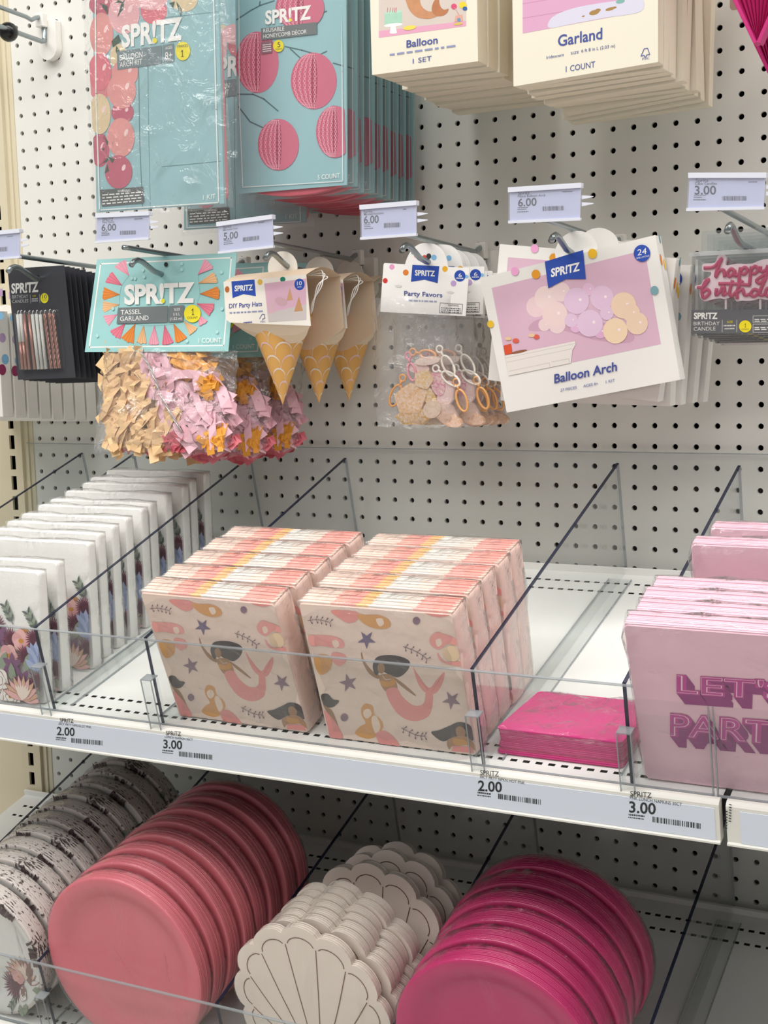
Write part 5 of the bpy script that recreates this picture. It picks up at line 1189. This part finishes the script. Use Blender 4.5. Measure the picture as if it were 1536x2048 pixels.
    def star(cx, cy, r, m, rot):
        P = []
        for i in range(10): v = math.radians(rot + i * 36); q = r if i % 2 == 0 else r * .38; P.append((cx + q * math.cos(v), cy + q * math.sin(v)))
        a.poly(P, m)
    star(437, 565, 54, STAR, 18); star(333, 812, 54, STAR2, 40); star(920, 910, 55, STAR2, 25)
    for cx, cy, m in ((720, 458, STAR2), (310, 1008, STAR2)): a.ell((cx, cy), 21, 22, m)
    for pts in ([(645, 605), (690, 620), (740, 645), (780, 675)], [(635, 1065), (680, 1090), (730, 1110), (768, 1112)], [(105, 455), (150, 450), (190, 455), (230, 465)]):
        C = smooth_curve(pts, 3); a.stroke(C, 3.5, TWIG)
        for i in range(1, len(C), 2):
            (x0, y0), (x, y) = C[i - 1], C[i]; d = math.hypot(x - x0, y - y0) or 1; dx, dy = (x - x0) / d, (y - y0) / d
            for sg in (-1, 1): e = (x + dx * 9 - dy * 17 * sg, y + dy * 9 + dx * 17 * sg); a.stroke([(x, y), e], 3, TWIG); a.ell(e, 6, 4, TWIG, math.degrees(math.atan2(e[1] - y, e[0] - x)), 8)
    a.build('mermaid_print', t)
    # folded edges along the top
    b = MB(); cols = ['#f0d9cc', '#f3b3a4', '#f0a79d', '#efc386', '#e6e2dc', '#ecdfd4', '#f2b0a6', '#f0a89c', '#f0d3c6']; xs = [-.5, -.30, -.22, -.13, -.05, .12, .24, .34, .46, .5]; ny = 15; r2 = random.Random(6)
    for j in range(ny):
        y0, y1 = .0012 + (D - .0024) * j / ny, .0012 + (D - .0024) * (j + 1) / ny; z = H + r2.uniform(.0002, .0018)
        sh = r2.uniform(-.02, .02) + .04 * (j / ny)
        for i in range(9):
            xa, xb = (xs[i] + (sh if 0 < i else 0)) * W * .985, (xs[i + 1] + (sh if i < 8 else 0)) * W * .985
            b.add([(xa, y0, H - .003), (xb, y0, H - .003), (xb, y0 + .0002, z), (xa, y0 + .0002, z), (xb, y1 - .0004, z), (xa, y1 - .0004, z), (xb, y1, H - .003), (xa, y1, H - .003)], [(0, 1, 2, 3), (3, 2, 4, 5), (5, 4, 6, 7)], i)
    b.build('folded_edges', [mat(c, .6) for c in cols], t)
    V, F = wrap(W, H + .001, D, random.Random(5), .0022, .0018); mesh_obj('film_wrap', V, F, FILM_WRAP, t, None, True)
    us = (.4655, .4305, .397, .364, .332); 
    for i in range(1, 5): copy_tree(t, MM(-.2045 + rnd.uniform(-.003, .004), us[i], 4 - i * 1.5), lab % rank(i, 5))
    lab2 = 'mermaid print napkin pack, %s in the left stack'; ul = (.461, .426, .392, .358, .325)
    for i in range(5): copy_tree(t, MM((-.3930, -.3925, -.390, -.391, -.389)[i], ul[i], 8 - i * 1.5, (-1, 1, 0, 0, 0)[i]), lab2 % rank(i, 5))
mermaid_napkins()

def pink_napkins():
    W, H, D = .165, .170, .021; k = K(930, 1080, 2.535)
    def MM(x, u, lean): return shelf_matrix(x, u, .0008, ZS) @ Matrix.Rotation(math.radians(lean), 4, 'X')
    M = MM(.1265, .468, 9.5); lab = 'light pink slogan napkin pack, %s in its row'
    t = thing('pink_napkin_pack', lab % ORD[0], 'napkins', M, 'light pink slogan napkin packs')
    PK = mat('#eec3d2', .6, bump=.08, bscale=260); slab(W, H, D, random.Random(1)).build('folded_napkins', PK, t)
    a = Art(M, -.0003, k); DK, ML, LN = mat('#8a1a72', .3, metal=.35), mat('#b52f8c', .3, metal=.35), mat('#f0c9da', .5)
    for word, p0, p1, h in (("LET'S", (1072, 772), (1640, 812), 84), ('PARTY', (1040, 988), (1700, 1040), 104)):
        for i in range(9, -1, -1): a.text(word, (p0[0] + i * 4.6, p0[1] + i * 6), (p1[0] + i * 4.6, p1[1] + i * 6), h, DK if i else ML, .055)
        a.text(word, p0, p1, h, LN, .012); a.text(word, p0, p1, h, ML, -.004)
    a.build('slogan_lettering', t)
    b = MB(); r2 = random.Random(3)
    for j in range(10):
        y0, y1 = .001 + (D - .002) * j / 10, .001 + (D - .002) * (j + 1) / 10; z = H + r2.uniform(.0002, .0012)
        b.add([(-W * .49, y0, H - .003), (W * .49, y0, H - .003), (W * .49, y0, z), (-W * .49, y0, z), (W * .49, y1 - .0003, z), (-W * .49, y1 - .0003, z), (W * .49, y1, H - .003), (-W * .49, y1, H - .003)], [(0, 1, 2, 3), (3, 2, 4, 5), (5, 4, 6, 7)])
    b.build('folded_edges', PK, t)
    V, F = wrap(W, H, D, random.Random(9), .0034, .003); mesh_obj('film_wrap', V, F, FILM_CRINKLE, t, None, True)
    rows = ((.1290, .446, 8), (.1275, .424, 7), (.1300, .402, 6), (.1400, .318, 0), (.1480, .285, -4)); n = len(rows) + 1
    for i, (x, u, l) in enumerate(rows): copy_tree(t, MM(x, u, l), lab % rank(i + 1, n))
pink_napkins()

def hot_pink_napkins():
    w, d, h = .123, .116, .025
    M = shelf_matrix(-.043, .455, .0016, ZS) @ Matrix.Rotation(math.radians(-10), 4, 'X')
    t = thing('hot_pink_napkin_pack', 'hot pink napkin pack lying flat between the dividers', 'napkins', M)
    HP = mat('#dd2c86', .6, bump=.1, bscale=300, var=.05); b = MB(); n = 15
    rnd = random.Random(2)
    for i in range(n):
        z0, z1 = h * i / n, h * (i + 1) / n - .0004; e = rnd.uniform(0, .0015) + .002 * (1 - abs(i / n - .5) * 2) * -1
        o = [(x, y) for x, y in rrect(-w / 2 - e, w / 2 + e, -e, d + e, .005, 3)]; k_ = len(o)
        vs = [(x, y, z0) for x, y in o] + [(x, y, z1) for x, y in o]; b.add(vs, [tuple(range(k_ - 1, -1, -1)), tuple(range(k_, 2 * k_))] + [(j, (j + 1) % k_, (j + 1) % k_ + k_, j + k_) for j in range(k_)])
    b.build('folded_napkins', HP, t)
    V, F = wrap(w, h, d, random.Random(7), .0024, .0018, 10, 10, 2); mesh_obj('film_wrap', V, F, FILM_CRINKLE, t, None, True)
hot_pink_napkins()
# ------------------------------------------------------------------ paper plates on the lower shelf
def plate_matrix(x, u, R, lean, roll=0.0, z0=ZL):
    """frame of a plate pack standing on its rim: origin at the rim's lowest point, front rim plane y = 0"""
    return shelf_matrix(x, u, .0015, z0) @ Matrix.Rotation(-lean, 4, 'X') @ Matrix.Translation((0, 0, R)) @ Matrix.Rotation(math.radians(roll), 4, 'Y') @ Matrix.Translation((0, 0, -R))
def plate_stack(R, T, n=72, ridges=12, well=.011, rnd=None):
    prof = [(.0002, well), (R * .60, well), (R * .70, well - .0006), (R * .77, well - .004), (R * .83, .0030), (R * .90, .0012), (R * .965, .0004), (R * .99, .0006)]
    rnd = rnd or random.Random(0)
    for i in range(ridges):
        y0, y1 = .001 + (T - .001) * i / ridges, .001 + (T - .001) * (i + 1) / ridges; e = rnd.uniform(-.0006, .0004)
        prof += [(R + e - .0004, y0 + .0001), (R + e, y0 + (y1 - y0) * .35), (R + e, y0 + (y1 - y0) * .75), (R + e - .0007, y1 - .0001)]
    prof += [(R * .96, T + .0006), (R * .84, T + .003), (R * .76, T + well - .004), (R * .68, T + well - .001), (.0002, T + well - .001)]
    b = MB(); b.lathe_y(prof, n, 0, (0, R)); return b
def plate_film(R, T, rnd, n=60, tuft=True):
    """shrink film over front and rim, taut over the well, puckered on the rim"""
    b = MB(); vs = []; rings = ((.02, .0035), (.3, .003), (.55, .0022), (.75, .0005), (.90, -.0012), (1.0, -.0012), (1.012, .001), (1.012, T * .5), (1.010, T), (.95, T + .001))
    for f, y in rings:
        for j in range(n):
            v = 2 * math.pi * j / n; p = rnd.uniform(-1, 1); vs.append((R * (f + (.006 * p if f > .98 else 0)) * math.sin(v), y + p * (.0006 if f < .95 else .0002), R + R * (f + (.006 * p if f > .98 else 0)) * math.cos(v)))
    b.add(vs, [(i * n + j, i * n + (j + 1) % n, (i + 1) * n + (j + 1) % n, (i + 1) * n + j) for i in range(len(rings) - 1) for j in range(n)])
    return b
FILM_PLATE = clear_mat('plate_film', '#fefefe', 1.5, 0.8, 0.13, bump=0.9, bscale=24, stretch=(1, 1, .4), milk=0.012)
def round_plates(name, lab, group, colour, x, R, us, T, leans, n, front=None, seed=0, sidem=None, dx=.003, xs=None, spin=0):
    rnd = random.Random(seed); M = plate_matrix(x, us[0], R, leans[0])
    t = thing(name, lab % ORD[0], 'plates', M, group)
    plate_stack(R, T, rnd=random.Random(seed)).build('plates', [sidem or mat(colour, .45, bump=.05, bscale=400, coat=.2)], t, True)
    if front: front(t, M, R)
    plate_film(R, T, random.Random(seed + 1)).build('film_wrap', FILM_PLATE, t, True)
    for i in range(1, n): copy_tree(t, plate_matrix((xs[i] if xs else x) + rnd.uniform(-dx, dx), us[i], R, leans[i], rnd.uniform(-spin, spin)), lab % rank(i, n))
    return t
L_ = lambda a, b, n: [a + (b - a) * i / (n - 1) for i in range(n)]
# coral: eight packs
round_plates('coral_plate_pack', 'coral pink paper plate pack, %s in its row', 'coral plate packs', '#db717d', -.570, .1085, L_(.4475, .262, 8), .0215, L_(.115, .25, 8), 8, None, 3, xs=L_(-.570, -.558, 8))
# magenta: six packs
round_plates('magenta_plate_pack', 'magenta paper plate pack, %s in its row', 'magenta plate packs', '#c01a66', -.108, .1085, L_(.450, .288, 6), .0255, L_(.065, .05, 6), 6, None, 13)
# floral: eleven packs of small plates, print showing on the cut edges
def edge_print():
    m = bpy.data.materials.new('floral_plate_edge'); m.use_nodes = True; nt = m.node_tree; bs = nt.nodes['Principled BSDF']; bs.inputs['Roughness'].default_value = .5
    tc = nt.nodes.new('ShaderNodeTexCoord'); sp = nt.nodes.new('ShaderNodeSeparateXYZ'); nt.links.new(tc.outputs['Object'], sp.inputs[0])
    sub = nt.nodes.new('ShaderNodeMath'); sub.operation = 'SUBTRACT'; sub.inputs[1].default_value = .089; nt.links.new(sp.outputs['Z'], sub.inputs[0])
    at = nt.nodes.new('ShaderNodeMath'); at.operation = 'ARCTAN2'; nt.links.new(sp.outputs['X'], at.inputs[0]); nt.links.new(sub.outputs[0], at.inputs[1])
    def sc(src, f): q = nt.nodes.new('ShaderNodeMath'); q.operation = 'MULTIPLY'; q.inputs[1].default_value = f; nt.links.new(src, q.inputs[0]); return q.outputs[0]
    cb = nt.nodes.new('ShaderNodeCombineXYZ'); nt.links.new(sc(at.outputs[0], 14), cb.inputs[0]); nt.links.new(sc(sp.outputs['Y'], 520), cb.inputs[1])
    n = nt.nodes.new('ShaderNodeTexNoise'); n.inputs['Scale'].default_value = 1.0; n.inputs['Detail'].default_value = 2; nt.links.new(cb.outputs[0], n.inputs['Vector'])
    big = nt.nodes.new('ShaderNodeTexNoise'); big.inputs['Scale'].default_value = 24; nt.links.new(tc.outputs['Object'], big.inputs['Vector'])
    ad = nt.nodes.new('ShaderNodeMath'); ad.operation = 'ADD'; nt.links.new(n.outputs['Fac'], ad.inputs[0]); nt.links.new(sc(big.outputs['Fac'], .5), ad.inputs[1])
    r = nt.nodes.new('ShaderNodeValToRGB'); r.color_ramp.elements[0].position = .80; r.color_ramp.elements[0].color = lin('#e3dad4'); r.color_ramp.elements[1].position = .87; r.color_ramp.elements[1].color = lin('#4c3b39')
    nt.links.new(ad.outputs[0], r.inputs[0]); nt.links.new(r.outputs[0], bs.inputs['Base Color'])
    return m
EDGE = edge_print()
def floral_front(t, M, R):
    b = MB(); b.lathe_y([(.0002, .0108), (R * .60, .0108), (R * .70, .0102), (R * .77, .0068), (R * .83, .0028), (R * .90, .0010), (R * .955, .0002)], 64, 0, (0, R)); b.build('plate_face', mat('#e9e9e6', .35, coat=.3), t, True)
    # sprigs printed on the lower right of the face and leaves over the rim, laid on the dished face
    a = Art(M, 0.0, None); 
    floral_print(a, [('protea', .050, .052, .030, .1), ('burst', .030, .040, .022, 0), ('leaf', .066, .048, .02, -1.4), ('leaf', .052, .026, .018, 2.8), ('leaf', .040, .022, .018, 3.3), ('poppy', .038, .054, .010, 0), ('sprig', .034, .03, .02, 2.6), ('rose', .046, .036, .008, 0), ('protea', -.03, .03, .03, -.4), ('leaf', 0, .02, .02, 2.9), ('burst', -.01, .032, .015, 0)], 5)
    def dish(x, z):
        r = math.hypot(x, z - R) / R; P = [(0, .0108), (.60, .0108), (.70, .0102), (.77, .0068), (.83, .0028), (.90, .0010), (1.2, -.002)]
        for (r0, y0), (r1, y1) in zip(P, P[1:]):
            if r <= r1: return y0 + (y1 - y0) * (r - r0) / (r1 - r0)
        return 0
    b2 = [(x, dish(x, z) + y - .0006, z) for x, y, z in a.v]; mesh_obj('floral_print', b2, a.f, a.mats, t, a.m)
    rnd = random.Random(5)
    for a0, cnt in ((.55, 5), (1.25, 6), (-.35, 3)):
        b = MB(); v = a0
        for i in range(cnt):
            w = rnd.uniform(.02, .06); r0 = R * rnd.uniform(.84, .90); top = R * rnd.choice((1.004, 1.006, 1.05)); sk = rnd.uniform(-.05, .05)
            pts = [(r0, v - w), (R * .985, v - w * .5 + sk * .5), (top, v + sk), (R * .985, v + w * .6 + sk * .5), (r0, v + w)]
            b.add([(r * math.sin(q), -.0008 - (.0015 if r > R else 0), R + r * math.cos(q)) for r, q in pts], [tuple(range(5))], i % 2); v += w + rnd.uniform(.01, .05)
        b.build('printed_leaf', [mat('#5b4a48', .5), mat('#4a3438', .5)], t)
round_plates('floral_plate_pack', 'white floral paper plate pack with printed edges, %s in its row', 'floral plate packs', '#e6e0da', -.776, .089, L_(.449, .170, 11), .0236, L_(.045, .16, 11), 11, floral_front, 23, EDGE, .004, spin=70)

# seashell plates
def shell_outline(s=1.0, k=9, n=10):
    W, H = .0955, .104; cz = .100; o = []
    for i in range(k):
        a0 = math.radians(-128 + 256 * i / k); a1 = math.radians(-128 + 256 * (i + 1) / k)
        for j in range(n):
            f = j / n; v = a0 + (a1 - a0) * f; r = .915 + .085 * math.sin(math.pi * f) ** .6; o.append((W * s * r * math.sin(v), cz + H * s * r * math.cos(v)))
    v = math.radians(128); o.append((W * s * .915 * math.sin(v), cz + H * s * .915 * math.cos(v)))
    o += [(.030 * s, .022 + .1 * (1 - s)), (.040 * s, .004 + .1 * (1 - s)), (.020 * s, .001 + .1 * (1 - s)), (-.020 * s, .001 + .1 * (1 - s)), (-.040 * s, .004 + .1 * (1 - s)), (-.030 * s, .022 + .1 * (1 - s))]
    return o[::-1]
def shells():
    lab = 'cream seashell shaped paper plate pack, %s in its row'
    us = (.431, .417, .4055, .394, .3825, .371, .3595, .345, .333, .322); n = len(us)
    M = plate_matrix(-.325, us[0], .1, .02); t = thing('seashell_plate_pack', lab % ORD[0], 'plates', M, 'seashell plate packs')
    CR_ = mat('#e9ddd2', .45, bump=.04, bscale=300, coat=.15); b = MB(); T = .0105; N = 5; rnd = random.Random(2)
    base = shell_outline()
    for i in range(N):
        s = 1 + rnd.uniform(-.006, .004); o = [(x * s, .1 + (z - .1) * s) for x, z in base]; b.prism(o, T * i / N, T * (i + 1) / N - .0005)
    b.build('plates', CR_, t)
    a = Art(M, -.0002, None); LN = mat('#7d5a53', .35, metal=.3)
    def lstroke(P, w):
        a.layer += 1
        for p, q in zip(P, P[1:]):
            d = math.hypot(q[0] - p[0], q[1] - p[1]) or 1e-6; nx, nz = -(q[1] - p[1]) / d * w / 2, (q[0] - p[0]) / d * w / 2; a.lpoly([(p[0] + nx, p[1] + nz), (q[0] + nx, q[1] + nz), (q[0] - nx, q[1] - nz), (p[0] - nx, p[1] - nz)], LN, False)
    k = 9; W, H, cz = .0955, .104, .100
    for i in range(k):
        a0, a1 = math.radians(-128 + 256 * i / k), math.radians(-128 + 256 * (i + 1) / k); P = []
        for j in range(13):
            f = j / 12; v = a0 + (a1 - a0) * (.08 + .84 * f); r = .80 + .075 * math.sin(math.pi * f) ** .6; P.append((W * r * math.sin(v), cz + H * r * math.cos(v)))
        lstroke(P, .0011)
        if i < k - 1:
            e = (W * .79 * math.sin(a1), cz + H * .79 * math.cos(a1)); lstroke(smooth_curve([e, (e[0] * .72, .03 + (e[1] - .03) * .66), (e[0] * .40, .03 + (e[1] - .03) * .3), (e[0] * .12, .018)], 4), .0011)
    a.build('printed_ribs', t)
    V = [(x * 1.006, -.0012 + rnd.uniform(-.0004, .0004), .1 + (z - .1) * 1.006) for x, z in base]; V2 = [(x, T + .001, z) for x, y, z in V]; m = len(V)
    mesh_obj('film_wrap', V + V2, [tuple(range(m))] + [(i, (i + 1) % m, (i + 1) % m + m, i + m) for i in range(m)], FILM_PLATE, t)
    leans = (.02, .03, .03, .035, .04, .045, .05, .24, .40, .52)
    for i in range(1, n): copy_tree(t, plate_matrix(-.325 + (.010 if i < 7 else .020) + rnd.uniform(-.003, .003), us[i], .1, leans[i], rnd.uniform(-2, 2)), lab % rank(i, n))
shells()
# ------------------------------------------------------------------ print and edges belong to the part that carries them
HOST = {'scale_print': ('cone_hats',), 'clip_rim': ('front_clip',), 'foot_edge': ('foot',), 'polished_edge': ('panel',), 'rear_edge': ('panel',), 'rim': ('panel',), 'pink_script': ('script_candle',), 'candle_pick': ('script_candle',),
        'sleeve_rim': ('clear_sleeve',), 'price_lettering': ('price_strip',), 'folded_edges': ('folded_napkins',), 'printed_leaf': ('plates',), 'floral_print': ('plate_face', 'folded_napkins'), 'printed_ribs': ('plates',),
        'lower_flap': ('front_panel',), 'lid_rim': ('blister_box',), 'hang_flap': ('blister_box',), 'hang_tab': ('carton',), 'wire_block': ('base_plate',)}
CARD_PARTS = ('printed_card', 'carton', 'card', 'header_card', 'front_panel', 'paper_label', 'label_band', 'folded_napkins', 'plates')
def base(o): return o.name.split('.')[0]
kids = {}
for o in bpy.data.objects:
    if o.parent is not None: kids.setdefault(o.parent.name, []).append(o)
for pn, ch in list(kids.items()):
    by = {}
    for o in ch: by.setdefault(base(o), o)
    for o in ch:
        n = base(o); hosts = HOST.get(n) or (CARD_PARTS if n.startswith(('lettering', 'printed_', 'side_dot', 'mermaid_print', 'slogan')) else ())
        for h in hosts:
            if h in by and by[h] is not o: o.parent = by[h]; break
